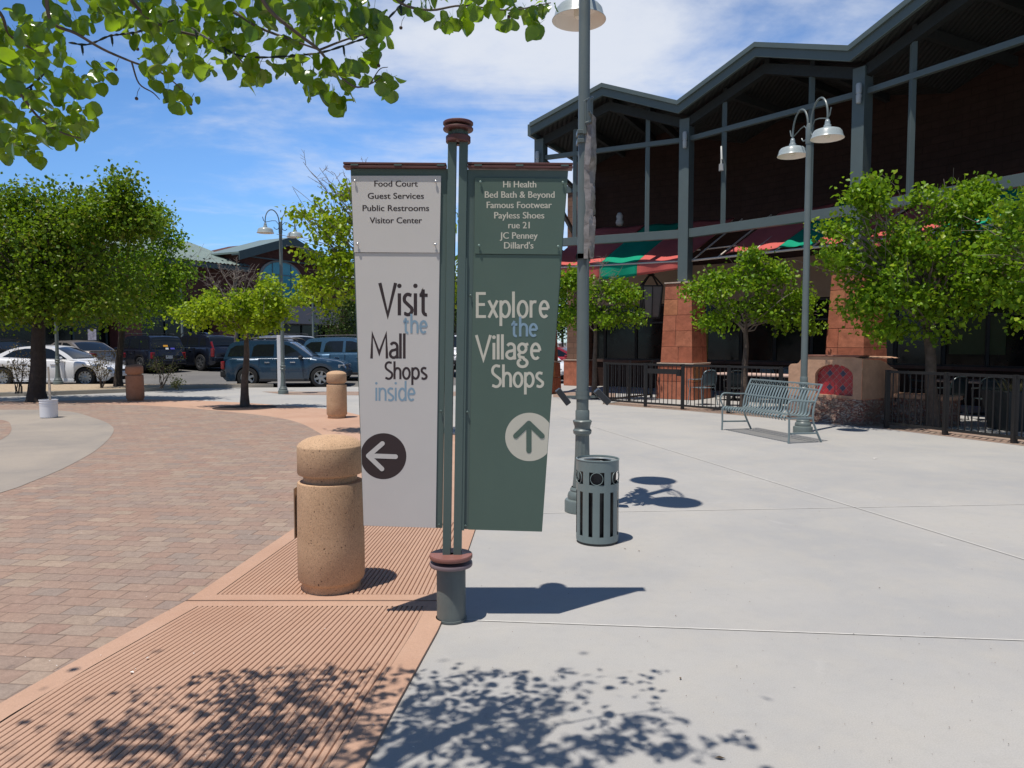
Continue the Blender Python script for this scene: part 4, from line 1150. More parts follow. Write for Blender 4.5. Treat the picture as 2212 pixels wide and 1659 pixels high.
# --- awnings
M_ared = mat('awning_red_cloth', (.54, .115, .10), .9, var=.08, vscale=2, spec=.2)
M_agrn = mat('awning_green_cloth', (.005, .27, .155), .9, var=.08, vscale=2, spec=.2)
M_abar = mat('awning_white_pipe', (.62, .55, .48), .5, var=.1)
def awning(i, label, runs, valance, bars, front=-.14, zf=3.95, back=3.55, zb=5.55, sag=.05, ragged=False):
    t = thing('striped_awning', label, 'awning', tuple(P[i].lerp(P[i + 1], .5) + Vector((0, 0, 4))), 'striped awnings along the gallery')
    a0, c0 = P[i], P[i + 1]; a1, c1 = off(i, -back), off(i + 1, -back); n = segN[i]; d = (c0 - a0).normalized()
    def pt(f, g, dz=0):
        p = (a0.lerp(c0, f) + n * front).lerp(a1.lerp(c1, f), g); z = zf + (zb - zf) * g
        return Vector((p.x, p.y, z + dz))
    r_ = random.Random(i)
    for (f0, f1, m_, g0) in runs:
        b = MB()
        def fn(u, v, f0=f0, f1=f1, g0=g0):
            f = f0 + (f1 - f0) * u; g = g0 + (1 - g0) * v
            s_ = -sag * math.sin(PI * u) * (1 - v) ** 2 + .02 * math.sin(u * 9 + v * 5)
            if ragged and v < .35: s_ += .10 * math.sin(u * 11 + i) * (.35 - v)
            p = pt(f, g, s_ + .03)
            if ragged and v == 0: p = pt(f, g + .05 * math.sin(u * 7 + f0 * 20) , s_ + .03)
            return p
        b.grid(fn, 14, 18)
        o = b.build('cloth_stripe', m_, t, 60)
        sm = o.modifiers.new('thickness', 'SOLIDIFY'); sm.thickness = .006
        if valance:
            b = MB()
            def fv(u, v, f0=f0, f1=f1):
                f = f0 + (f1 - f0) * u; drop = .42 if f < .55 else .42 - .22 * (f - .55) / .45
                p = pt(f, 0, -.02 - drop * v); return p + n * (.02 + .03 * math.sin(f * 30) * v)
            b.grid(fv, 12, 4); o = b.build('valance', m_, t, 60); sm = o.modifiers.new('thickness', 'SOLIDIFY'); sm.thickness = .005
    b = MB()
    b.tube([pt(.01, 0, -.02), pt(.99, 0, -.02)], .03, 8)
    b.tube([pt(.01, 0.28, -.05), pt(.99, .28, -.05)], .02, 6)
    for f in bars: b.tube([pt(f, 0, -.01), pt(f, 1, -.02)], .026, 6)
    b.build('pipe_frame', M_abar, t)
awning(0, 'red and green striped awning with a drooping front hem, over the left bay', [(.03, .42, M_ared, 0), (.4201, .68, M_agrn, 0), (.6801, .985, M_ared, 0)], True, (.03, .97))
awning(1, 'tattered red and green awning with bare pipes at its left, over the middle bay', [(.25, .545, M_ared, .05), (.56, .745, M_agrn, .04), (.76, .97, M_ared, .04)], False, (.03, .2, .40, .55, .75, .97), ragged=True)
awning(2, 'striped awning seen through the leaves of the right hand tree', [(.02, .36, M_ared, 0), (.3601, .62, M_agrn, 0), (.6201, .98, M_ared, 0)], True, (.03, .5, .97))
# --- hanging lantern
q = P[0].lerp(P[1], .72) - segN[0] * .9
lz = 2.35
t = thing('hanging_lantern', 'large dark iron lantern with pale panes hanging under the left awning', 'lantern', (q.x, q.y, lz))
M_iron = mat('lantern_iron', (.03, .025, .022), .55)
b = MB()
for sx, sy in ((-1, -1), (1, -1), (1, 1), (-1, 1)):
    b.bar(q + Vector((sx * .22, sy * .22, lz)), q + Vector((sx * .30, sy * .30, lz + .95)), .035, .035)
    b.bar(q + Vector((sx * .30, sy * .30, lz + .95)), q + Vector((sx * .05, sy * .05, lz + 1.30)), .035, .035)
for z, h in ((lz, .22), (lz + .95, .30)):
    for s0, s1 in (((-1, -1), (1, -1)), ((1, -1), (1, 1)), ((1, 1), (-1, 1)), ((-1, 1), (-1, -1))): b.bar(q + Vector((s0[0] * h, s0[1] * h, z)), q + Vector((s1[0] * h, s1[1] * h, z)), .04, .04)
    for s0, s1 in (((0, -1), 0), ((1, 0), 0), ((0, 1), 0), ((-1, 0), 0)): pass
for s0 in ((0, -1), (1, 0), (0, 1), (-1, 0)): b.bar(q + Vector((s0[0] * .22, s0[1] * .22, lz)), q + Vector((s0[0] * .30, s0[1] * .30, lz + .95)), .025, .025)
b.tube([q + Vector((0, 0, lz + 1.28)), q + Vector((0, 0, 4.3))], .012, 6)
b.lathe([(.06, 0), (.12, .05), (.05, .1), (.07, .16), (.02, .2)], q + Vector((0, 0, lz + 1.26)), 12)
b.build('iron_frame', M_iron, t, 0)
b = MB().hexa([q + Vector((sx * h, sy * h, z)) for sx in (-1, 1) for sy in (-1, 1) for z, h in ((lz + .03, .205), (lz + .93, .28))])
b.build('panes', mat('lantern_pane', (.22, .20, .18), .4, var=.1), t, 0)

# ================================================================== FIREPLACE
C0 = G(1859, 920); fn_ = Vector((-.83, -.558, 0)).normalized(); fd = Vector((.558, -.83, 0)).normalized()   # fd: towards the right along the front
fw, fdp, fh = 1.62, 1.35, 1.32
def FP(x, y, z): return C0 - fd * (fw - x) - fn_ * y + Vector((0, 0, z))     # x along front from left, y into depth
M_stucco = mat('sand_stucco', (.46, .272, .175), .9, var=.28, vscale=2.5, bump=.9, bscale=12, world=True)
M_rubble = NT('rubble_stone'); v_ = M_rubble.vec(True)
mp = M_rubble.n('ShaderNodeMapping'); M_rubble.l(v_, mp.inputs[0]); mp.inputs['Scale'].default_value = (2.3, 2.3, 4.2)
nz = M_rubble.n('ShaderNodeTexNoise'); M_rubble.l(v_, nz.inputs['Vector']); nz.inputs['Scale'].default_value = 4
ad = M_rubble.n('ShaderNodeVectorMath', operation='ADD'); M_rubble.l(mp.outputs[0], ad.inputs[0]); M_rubble.l(nz.outputs['Color'], ad.inputs[1])
vo = M_rubble.n('ShaderNodeTexVoronoi'); M_rubble.l(ad.outputs[0], vo.inputs['Vector']); vo.inputs['Randomness'].default_value = .8
ve = M_rubble.n('ShaderNodeTexVoronoi', feature='DISTANCE_TO_EDGE'); M_rubble.l(ad.outputs[0], ve.inputs['Vector']); ve.inputs['Randomness'].default_value = .8
sc_ = M_rubble.n('ShaderNodeSeparateColor'); M_rubble.l(vo.outputs['Color'], sc_.inputs[0])
st = M_rubble.ramp(sc_.outputs[0], [(0, (.22, .17, .135)), (.3, (.30, .22, .17)), (.55, (.33, .17, .12)), (.8, (.26, .22, .19)), (1, (.38, .28, .22))])
kk = M_rubble.maprange(M_rubble.noise(v_, 26, 5, .65), .3, .7, .65, 1.3)
hs = M_rubble.n('ShaderNodeHueSaturation'); M_rubble.l(st, hs.inputs['Color']); M_rubble.l(kk, hs.inputs['Value'])
ed = M_rubble.maprange(ve.outputs['Distance'], .03, .09, 0, 1)
M_rubble.l(M_rubble.mix(ed, (.26, .10, .075), hs.outputs[0]), M_rubble.b.inputs['Base Color']); M_rubble.b.inputs['Roughness'].default_value = .9
M_rubble.l(M_rubble.bump(M_rubble.math('ADD', ed, M_rubble.math('MULTIPLY', M_rubble.noise(v_, 14, 5), .5)), 1.0, .04), M_rubble.b.inputs['Normal']); M_rubble = M_rubble.m
fp = thing('patio_fireplace', 'sand coloured stucco fireplace with a red tiled arch and rubble stone foot', 'fireplace', tuple(FP(fw / 2, fdp / 2, 0)))
# rubble foot (stones stand a little proud, uneven outline)
rr = random.Random(5)
b = MB()
def rub(u, v):
    # walk round three visible sides
    per = fw + 2 * fdp; s_ = u * per; x, y = (0, fdp - s_) if s_ < fdp else ((s_ - fdp, 0) if s_ < fdp + fw else (fw, s_ - fdp - fw))
    j = .03 + .035 * math.sin(s_ * 9 + v * 7) * math.sin(v * 12 + s_ * 4)
    ox = -j if s_ < fdp else (0 if s_ < fdp + fw else j); oy = -j if fdp <= s_ < fdp + fw else 0
    return FP(x + ox, y + oy, v * .50)
b.grid(rub, 60, 10)
b.build('rubble_foot', M_rubble, fp, 60)
# stucco body with an arched recess in the front
ax0, ax1, az0, asp, azt = .62, 1.44, .56, .93, 1.17
front = MB()
def archpt(t):      # t 0..1 left spring -> right spring
    a = PI * (1 - t); cx_ = (ax0 + ax1) / 2
    return (cx_ + (ax1 - ax0) / 2 * math.cos(a), asp + (azt - asp) * math.sin(a))
outline_top = lambda x: (fh if x > .38 else (1.16 + .16 * (math.sin(PI / 2 * max(0, (x - .22) / .16)) if x > .22 else 0))) if x > .06 else 1.10 + .06 * math.sqrt(max(0, x / .06))
def q4(a, b_, c, d): o = len(front.v); front.v += [FP(p[0], 0, p[1]) for p in (a, b_, c, d)]; front.f.append((o, o + 1, o + 2, o + 3))
xs = list(np.linspace(0, ax0, 14))
for x0, x1 in zip(xs[:-1], xs[1:]): q4((x0, .5), (x1, .5), (x1, outline_top(x1)), (x0, outline_top(x0)))
q4((ax1, .5), (fw, .5), (fw, fh - .03), (ax1, fh)); q4((ax0, .5), (ax1, .5), (ax1, az0), (ax0, az0))
nA = 20; ap = [archpt(k / nA) for k in range(nA + 1)]
for k in range(nA): q4(ap[k], ap[k + 1], (ap[k + 1][0], fh), (ap[k][0], fh))
for (p0, p1) in [((ax0, az0), (ax0, asp))] + [(ap[k], ap[k + 1]) for k in range(nA)] + [((ax1, asp), (ax1, az0)), ((ax1, az0), (ax0, az0))]:
    o = len(front.v); front.v += [FP(p0[0], 0, p0[1]), FP(p1[0], 0, p1[1]), FP(p1[0], .11, p1[1]), FP(p0[0], .11, p0[1])]; front.f.append((o, o + 3, o + 2, o + 1))
# sides, top, back
xt = xs + [ax1, fw]; zt_ = [outline_top(x) for x in xs] + [fh, fh - .03]
for (x0, z0), (x1, z1) in zip(zip(xt[:-1], zt_[:-1]), zip(xt[1:], zt_[1:])):
    o = len(front.v); front.v += [FP(x0, 0, z0), FP(x1, 0, z1), FP(x1, fdp, z1), FP(x0, fdp, z0)]; front.f.append((o, o + 1, o + 2, o + 3))
sy = [0, .3, .6, .8, .95, 1.1, 1.25, fdp]; sz = [fh - .03, fh - .05, fh - .06, fh - .10, fh - .18, fh - .24, fh - .27, fh - .36]
for k in range(len(sy) - 1):
    o = len(front.v); front.v += [FP(fw + .004, sy[k], .5), FP(fw + .004, sy[k + 1], .5), FP(fw + .004, sy[k + 1], sz[k + 1]), FP(fw + .004, sy[k], sz[k])]; front.f.append((o, o + 1, o + 2, o + 3))
o = len(front.v); front.v += [FP(0, 0, .5), FP(0, fdp, .5), FP(0, fdp, 1.1), FP(0, 0, 1.1)]; front.f.append((o, o + 3, o + 2, o + 1))
front.build('stucco_body', M_stucco, fp, 30)
MB().prism([FP(.36, -.02, fh + .001), FP(fw - .06, -.02, fh + .001), FP(fw - .10, .42, fh + .001), FP(.36, .42, fh + .001)], (0, 0, .028)).build('top_slab', mat('fireplace_slab', (.20, .085, .06), .8, var=.2), fp, 0, .006)
# diagonal tiles behind the arch
M_trd = mat('red_glazed_tile', (.36, .022, .030), .3, var=.10, island=.16, vscale=6, spec=.5)
M_tbl = mat('dark_blue_tile', (.030, .030, .075), .35, var=.4, vscale=60)
MB().prism([FP(ax0 - .03, .098, az0 - .03), FP(ax1 + .03, .098, az0 - .03), FP(ax1 + .03, .098, azt + .03), FP(ax0 - .03, .098, azt + .03)], -fn_ * .02).build('tile_grout', mat('tile_grout', (.50, .34, .30), .9), fp, 0)
red, blu = MB(), MB(); ts = .142; hf = ts / 2 - .006
blues = [(-1, 1), (1, 1), (-1, -1), (1, -1)]
cxm, czm = (ax0 + ax1) / 2, .865
for i in range(-4, 5):
    for j in range(-4, 5):
        for odd in (0, 1):
            x = cxm + (i + .5 * odd) * ts; z = czm - .02 + (j + .5 * odd) * ts
            if not (ax0 - .02 < x < ax1 + .02 and az0 - .02 < z < azt + .03): continue
            if x - hf < ax0 - .028 or x + hf > ax1 + .028 or z - hf < az0 - .03 or z + hf > azt + .03: pass
            tb = blu if (not odd and (i, j) in blues) else red
            tb.prism([FP(x - hf, .0975, z), FP(x, .0975, z - hf), FP(x + hf, .0975, z), FP(x, .0975, z + hf)], fn_ * .006)
for tb, nm, m_ in ((red, 'red_tiles', M_trd), (blu, 'blue_tiles', M_tbl)):
    tb.build(nm, m_, fp, 0, .0015)

# ================================================================== PATIO RAILINGS
M_blk = mat('black_railing_paint', (.012, .011, .011), .45, var=.15)
RG = 'black patio railings'
def railing(label, pts, gate=False, h=1.06):
    t = thing('patio_gate' if gate else 'patio_railing', label, 'gate' if gate else 'railing', tuple(pts[0]), RG)
    pk_ = MB()
    for a, c in zip(pts[:-1], pts[1:]):
        rb = MB()
        a, c = Vector(a), Vector(c); L_ = (c - a).length
        rb.bar(a + Vector((0, 0, h)), c + Vector((0, 0, h)), .045, .05); rb.build('rail', M_blk, t, 0); rb = MB().bar(a + Vector((0, 0, .10)), c + Vector((0, 0, .10)), .035, .045)
        if gate: MB().bar(a + Vector((0, 0, h - .16)), c + Vector((0, 0, h - .16)), .035, .12).build('rail', M_blk, t, 0)
        rb.build('rail', M_blk, t, 0)
        n = int(L_ / .115)
        for k in range(1, n): 
            q = a.lerp(c, k / n); pk_.bar(q + Vector((0, 0, .10)), q + Vector((0, 0, h)), .016, .016)
    pk_.build('pickets', M_blk, t, 0)
    for a in (pts if not gate else []):
        a = Vector(a); MB().bar(a, a + Vector((0, 0, h + .03)), .075, .075).build('post', M_blk, t, 0, .004)
    if gate:
        q = Vector(pts[1]).lerp(Vector(pts[0]), .06); MB().box(q + Vector((0, 0, h - .2)), (.09, .09, .12)).build('latch', M_blk, t, 0)
fpts = fence_pts
railing('black railing panel at the left corner of the patio, next to the near lamp post', [fpts[0], fpts[1]])
railing('black patio gate with a heavy double top rail between two posts', [fpts[1] + (fpts[2] - fpts[1]).normalized() * .06, fpts[2] - (fpts[2] - fpts[1]).normalized() * .06], True)
railing('black railing behind the bench, running from the gate to the fireplace', [fpts[2], fpts[2].lerp(fpts[3], .5), fpts[3]])
railing('black railing returning from the patio corner to the left sandstone pier', [fpts[0] + Vector((.05, .06, 0)), fpts[0].lerp(Vector((4.05, 21.45, 0)), .5), Vector((4.05, 21.45, 0))])
railing('dark railing to the right of the fireplace in tree shade', [fpts[4], fpts[4].lerp(fpts[5], .5), fpts[5], fpts[6]])

# ================================================================== PATIO FURNITURE
M_chair = mat('patio_chair_metal', (.15, .21, .24), .4, .2, var=.1)
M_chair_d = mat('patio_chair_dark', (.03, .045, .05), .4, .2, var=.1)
M_table = mat('patio_table_stone', (.58, .42, .36), .6, var=.15, vscale=8)
def make_chair(label):
    t = proto('patio_chair', label, 'chair', 'metal patio chairs')
    MB().grid(lambda u, v: (-.23 + .46 * u, -.22 + .44 * v, .44 - .02 * math.sin(PI * u) * math.sin(PI * v)), 6, 6).build('seat', M_chair, t, 60).modifiers.new('thickness', 'SOLIDIFY').thickness = .006
    loop = [Vector((-.22, .23, .44)), Vector((-.23, .26, .70)), Vector((-.17, .30, .86)), Vector((0, .31, .90)), Vector((.17, .30, .86)), Vector((.23, .26, .70)), Vector((.22, .23, .44))]
    bk = MB().tube(smoothline(loop, 5), .014, 8).build('back_frame', M_chair, t)
    MB().grid(lambda u, v: ((-.20 + .40 * u) * (1 - .22 * max(0, v - .6)), .245 + .05 * v, .50 + .36 * v), 6, 6).build('back_panel', M_chair, t, 60).modifiers.new('thickness', 'SOLIDIFY').thickness = .005
    for sx in (-1, 1):
        MB().tube(smoothline([Vector((sx * .23, .26, .68)), Vector((sx * .27, .05, .66)), Vector((sx * .27, -.20, .65)), Vector((sx * .26, -.25, .58)), Vector((sx * .25, -.24, .44))], 5), .012, 8).build('armrest', M_chair, t)
        MB().tube([(sx * .22, -.22, .44), (sx * .25, -.27, 0)], .012, 8).build('leg', M_chair, t)
        MB().tube([(sx * .22, .22, .44), (sx * .25, .30, 0)], .012, 8).build('leg', M_chair, t)
    return t
ch0 = make_chair('metal patio chair behind the railing just right of the gate, back to the table')
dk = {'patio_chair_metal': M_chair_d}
q = G(1517, 874); 
ch1 = dup(ch0, G(1588, 876), R(170), 'dark metal patio chair on the near side of the stone topped table', None, dk)
for px, py, rz, lb in ((1668, 862, 15, 'pale blue metal chair at the far side of the stone table, left of the pair'), (1715, 862, 5, 'pale blue metal chair at the far side of the stone table, beside the fireplace'), (1742, 858, -30, 'pale blue metal chair half hidden behind the fireplace, left side')):
    dup(ch0, G(px, py), R(rz), lb)
for px, py, rz, lb in ((2045, 905, 200, 'dark metal chair in the shade right of the tree trunk behind the railing'), (2135, 908, 160, 'dark metal chair in the shade nearest the planter tub'), (1990, 880, 60, 'dark metal chair at the shaded table behind the right tree trunk')):
    dup(ch0, G(px, py), R(rz), lb, None, dk)
place(ch0, G(1517, 874), R(205))
def table(label, c, rz, L_, W_, m_):
    t = proto('patio_table', label, 'table', 'patio tables')
    MB().box((0, 0, .735), (L_, W_, .05)).build('tabletop', m_, t, 0, .012)
    b = MB()
    for sx in (-1, 1):
        b = MB(); b.lathe([(.28, 0), (.28, .02), (.06, .05), (.045, .1), (.045, .68), (.15, .71)], (sx * L_ * .32, 0, 0), 16); b.build('pedestal', M_blk, t)
    place(t, c, rz)
table('long stone topped patio table with pinkish edge behind the bench', G(1640, 868), R(-48), 2.4, .9, M_table)
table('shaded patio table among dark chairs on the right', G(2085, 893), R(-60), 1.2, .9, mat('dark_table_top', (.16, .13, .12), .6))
# low wall of the patio fire pit seen through the right railing
b = MB().hexa(obox(G(1985, 915), Vector((.55, -.83, 0)).normalized(), Vector((.83, .55, 0)).normalized(), 1.3, .5, 0, .5))
t = thing('patio_seat_wall', 'low stone seat wall with a tan coping right of the fireplace', 'wall', tuple(G(1985, 915)))
b.build('stone_base', M_rubble, t, 0)
MB().hexa(obox(G(1985, 915), Vector((.55, -.83, 0)).normalized(), Vector((.83, .55, 0)).normalized(), 1.36, .56, .502, .58)).build('coping', M_stucco, t, 0, .01)
q = G(2178, 938)
t = thing('planter_tub', 'dark square planter tub with dry grass at the right edge of the patio', 'planter', tuple(q))
q = q + Vector((.55, .65, 0))
MB().hexa([q + Vector((sx * h, sy * h, z)) for sx in (-1, 1) for sy in (-1, 1) for z, h in ((0, .30), (.72, .40))]).build('tub', mat('dark_tub', (.02, .028, .03), .6), t, 0, .01)
b = MB()
for k in range(160):
    a = rng.uniform(0, 2 * PI); r0 = rng.uniform(0, .3); l_ = rng.uniform(.15, .35); p = q + Vector((r0 * math.cos(a), r0 * math.sin(a), .70)); e2 = p + Vector((math.cos(a) * l_ * .5, math.sin(a) * l_ * .5, l_ * .8)); s_ = Vector((-math.sin(a), math.cos(a), 0)) * .006
    b.add([p - s_, p + s_, e2], [(0, 1, 2)])
b.build('dry_grass', mat('dry_grass', (.34, .28, .12), .9, island=.3), t, 0)
# ================================================================== FAR MALL BUILDING ON THE LEFT
mall = thing('mall_building', 'dark brick mall building with a green ribbed metal roof and an arched gable window', 'building', (-18.5, 50, .5))
U = Vector((.5, .866, 0)); V = Vector((.866, -.5, 0))      # along the front, outwards
O = Vector((-18.5, 50.0, 0))
def MP(t, n, z): return O + U * t + V * n + Vector((0, 0, z))
M_mbrick = brick_mat('mall_red_brick', (.115, .042, .032), (.085, .034, .026), (.07, .04, .032), bw=.3, bh=.1)
M_mroof = mat('mall_green_metal_roof', (.19, .245, .215), .38, .1, var=.05, vscale=.6)
M_mtrim = mat('mall_dark_green_trim', (.05, .075, .075), .5)
M_mglass = mat('mall_dark_glass', (.006, .008, .010), .1, spec=.4)
M_mstone = mat('mall_grey_panel', (.25, .23, .235), .7, var=.04)
M_tile_red = mat('mall_red_panel', (.16, .05, .038), .7, var=.2, vscale=1.5)
def mbox(b, t0, t1, n0, n1, z0, z1): b.hexa([MP(t, n, z) for t in (t0, t1) for n in (n0, n1) for z in (z0, z1)]); return b
EZ = 6.55
mbox(MB(), -42, 34, -10, 0, 4.3, 6.9).build('upper_wall', M_mbrick, mall, 0)
mbox(MB(), -42, 34, -10, -.8, .3, 4.3).build('storefront_glass', M_mglass, mall, 0)
b = MB()
for t in np.arange(-41, 34, 1.9): mbox(b, t, t + .09, -.78, -.70, .3, 4.3)
for z in (.9, 2.9): mbox(b, -42, 34, -.78, -.72, z, z + .08)
b.build('window_mullion', M_mtrim, mall, 0)
for t in (-34, -25.5, -17, -8.5, -1.6, 9.2, 18, 27):
    mbox(MB(), t, t + 1.5, -.7, .12, .3, 4.28).build('brick_pier', M_tile_red, mall, 0)
# ribbed roofs
def ribroof(t0, t1, n0, z0, n1, z1):
    b = MB(); n = int((t1 - t0) / .075)
    prof = []
    for k in range(n + 1): prof.append((t0 + (t1 - t0) * k / n, (0, .05, .05, 0)[k % 4]))
    o = 0
    for t, h in prof: b.v += [MP(t, n0, z0 + h), MP(t, n1, z1 + h)]
    for k in range(n): b.f.append((2 * k, 2 * k + 2, 2 * k + 3, 2 * k + 1))
    return b.build('metal_roof', M_mroof, mall, 0)
ribroof(-42, .6, .9, EZ + .12, -5.6, 8.75); ribroof(7.0, 34, .9, EZ + .12, -5.6, 8.75)
b = MB(); mbox(b, -42, .4, .55, .85, EZ - .22, EZ + .08); mbox(b, 7.2, 34, .55, .85, EZ - .22, EZ + .08); b.build('eave_fascia', M_mtrim, mall, 0)
b = MB(); mbox(b, -42, .3, -5.6, -1, 6.92, 6.95); mbox(b, 7.3, 34, -5.6, -1, 6.92, 6.95); b.build('roof_underside', M_mtrim, mall, 0)
b = MB()
for k in range(60):
    t = -42 + k * .7; mbox(b, t, t + .10, .25 - (k % 2) * .35, .33 - (k % 2) * .35, EZ + .33 + (k % 2) * .11, EZ + .42 + (k % 2) * .11)
b.build('snow_guard', M_mtrim, mall, 0)
# gable
gt0, gt1, gp = -.6, 8.3, 4.1
gz0, gzp = 7.6, 8.95
b = MB().prism([MP(gt0 + .5, .25, 4.3), MP(gt1 - .5, .25, 4.3), MP(gt1 - .5, .25, gz0), MP(gp, .25, gzp - .1), MP(gt0 + .5, .25, gz0)], V * -6)
b.build('gable_wall', M_mbrick, mall, 0)
for (ta, za, tb, zb) in ((gt0, gz0 - .15, gp, gzp), (gp, gzp, gt1, gz0 - .15)):
    MB().hexa([MP(t, n, z + d) for t, z in ((ta, za), (tb, zb)) for n in (-2.4, .95) for d in (.02, .14)]).build('gable_roof', M_mroof, mall, 0)
    MB().hexa([MP(t, n, z + d) for t, z in ((ta, za), (tb, zb)) for n in (.953, 1.05) for d in (-.42, .16)]).build('gable_fascia', M_mtrim, mall, 0)
    MB().hexa([MP(t, n, z + d) for t, z in ((ta, za), (tb, zb)) for n in (.27, .95) for d in (-.08, .018)]).build('gable_soffit', M_mtrim, mall, 0)
wt, wr_, wz0, wz1 = 3.6, 1.75, 4.6, 6.2
def archpoly(r, z0, zs, n_, rise=.62): return [MP(wt - r, n_, z0), MP(wt + r, n_, z0)] + [MP(wt + r * math.cos(a), n_, zs + r * rise * math.sin(a)) for a in np.linspace(0, PI, 18)]
fr_w = MB().prism(archpoly(wr_ + .22, wz0 - .02, wz1, .252), V * .10).build('arch_window', mat('arch_frame_grey', (.22, .21, .20), .6), mall, 0)
MB().prism(archpoly(wr_, wz0 + .05, wz1, .353), V * .03).build('window_pane', mat('teal_sky_glass', (.06, .30, .38), .12, spec=.6, var=.05), fr_w, 0)
b = MB()
for t in (-.85, .0, .85): mbox(b, wt + t - .03, wt + t + .03, .384, .42, wz0 + .05, wz1 + 1.0)
for z in (5.55, 6.35): mbox(b, wt - wr_, wt + wr_, .384, .41, z, z + .07)
b.build('window_bar', mat('arch_bar', (.10, .17, .20), .5), fr_w, 0)
MB().prism([MP(gt0 + .6, .56, 7.35), MP(gt1 - .6, .56, 7.35), MP(gt1 - .6, .56, 7.43), MP(gt0 + .6, .56, 7.43)], V * .08).build('tie_bar', M_mtrim, mall, 0)
# entrance canopy panel
mbox(MB(), 3.2, 8.4, -.6, 1.3, 2.95, 4.22).build('entrance_panel', M_mstone, mall, 0)
mbox(MB(), -34, -6.5, -.5, .6, 3.2, 4.0).build('sign_band', mat('mall_band', (.09, .085, .085), .7), mall, 0)
# slim poles in front of the storefront
for px, lab in ((393, 'slim grey pole in front of the mall behind the dark crossover'), (676, 'slim grey pole in front of the mall behind the light blue suv')):
    q = A(px, 700, 44 if px < 500 else 47); q.z = .5
    tag(MB().lathe([(.09, 0), (.09, .15), (.07, .2), (.06, 4.6), (0, 4.6)], q, 12).build('slim_pole', M_pole, None), lab, 'pole')
# white sign stake beside the far lamp post
q = G(604, 845)
t = thing('sign_stake', 'tall narrow white sign stake standing beside the distant lamp post', 'sign', tuple(q))
MB().box(q + Vector((0, 0, .92)), (.11, .05, 1.84)).build('stake', mat('white_painted_metal', (.75, .75, .76), .5), t, 0, .005)
# a small poster leaning by the mall entrance
q = A(199, 723, 37.5)
t = thing('sidewalk_poster', 'small pale poster board standing by the mall behind the silver sedan', 'sign', (q.x, q.y, .45))
MB().box((q.x, q.y, q.z), (.42, .03, .55)).build('board', mat('poster_paper', (.42, .40, .46), .7, var=.5, vscale=9), t, 0)
MB().box((q.x, q.y + .03, (q.z - .3 + .45) / 2), (.05, .03, q.z - .3 - .4)).build('stand', M_mtrim, t, 0)

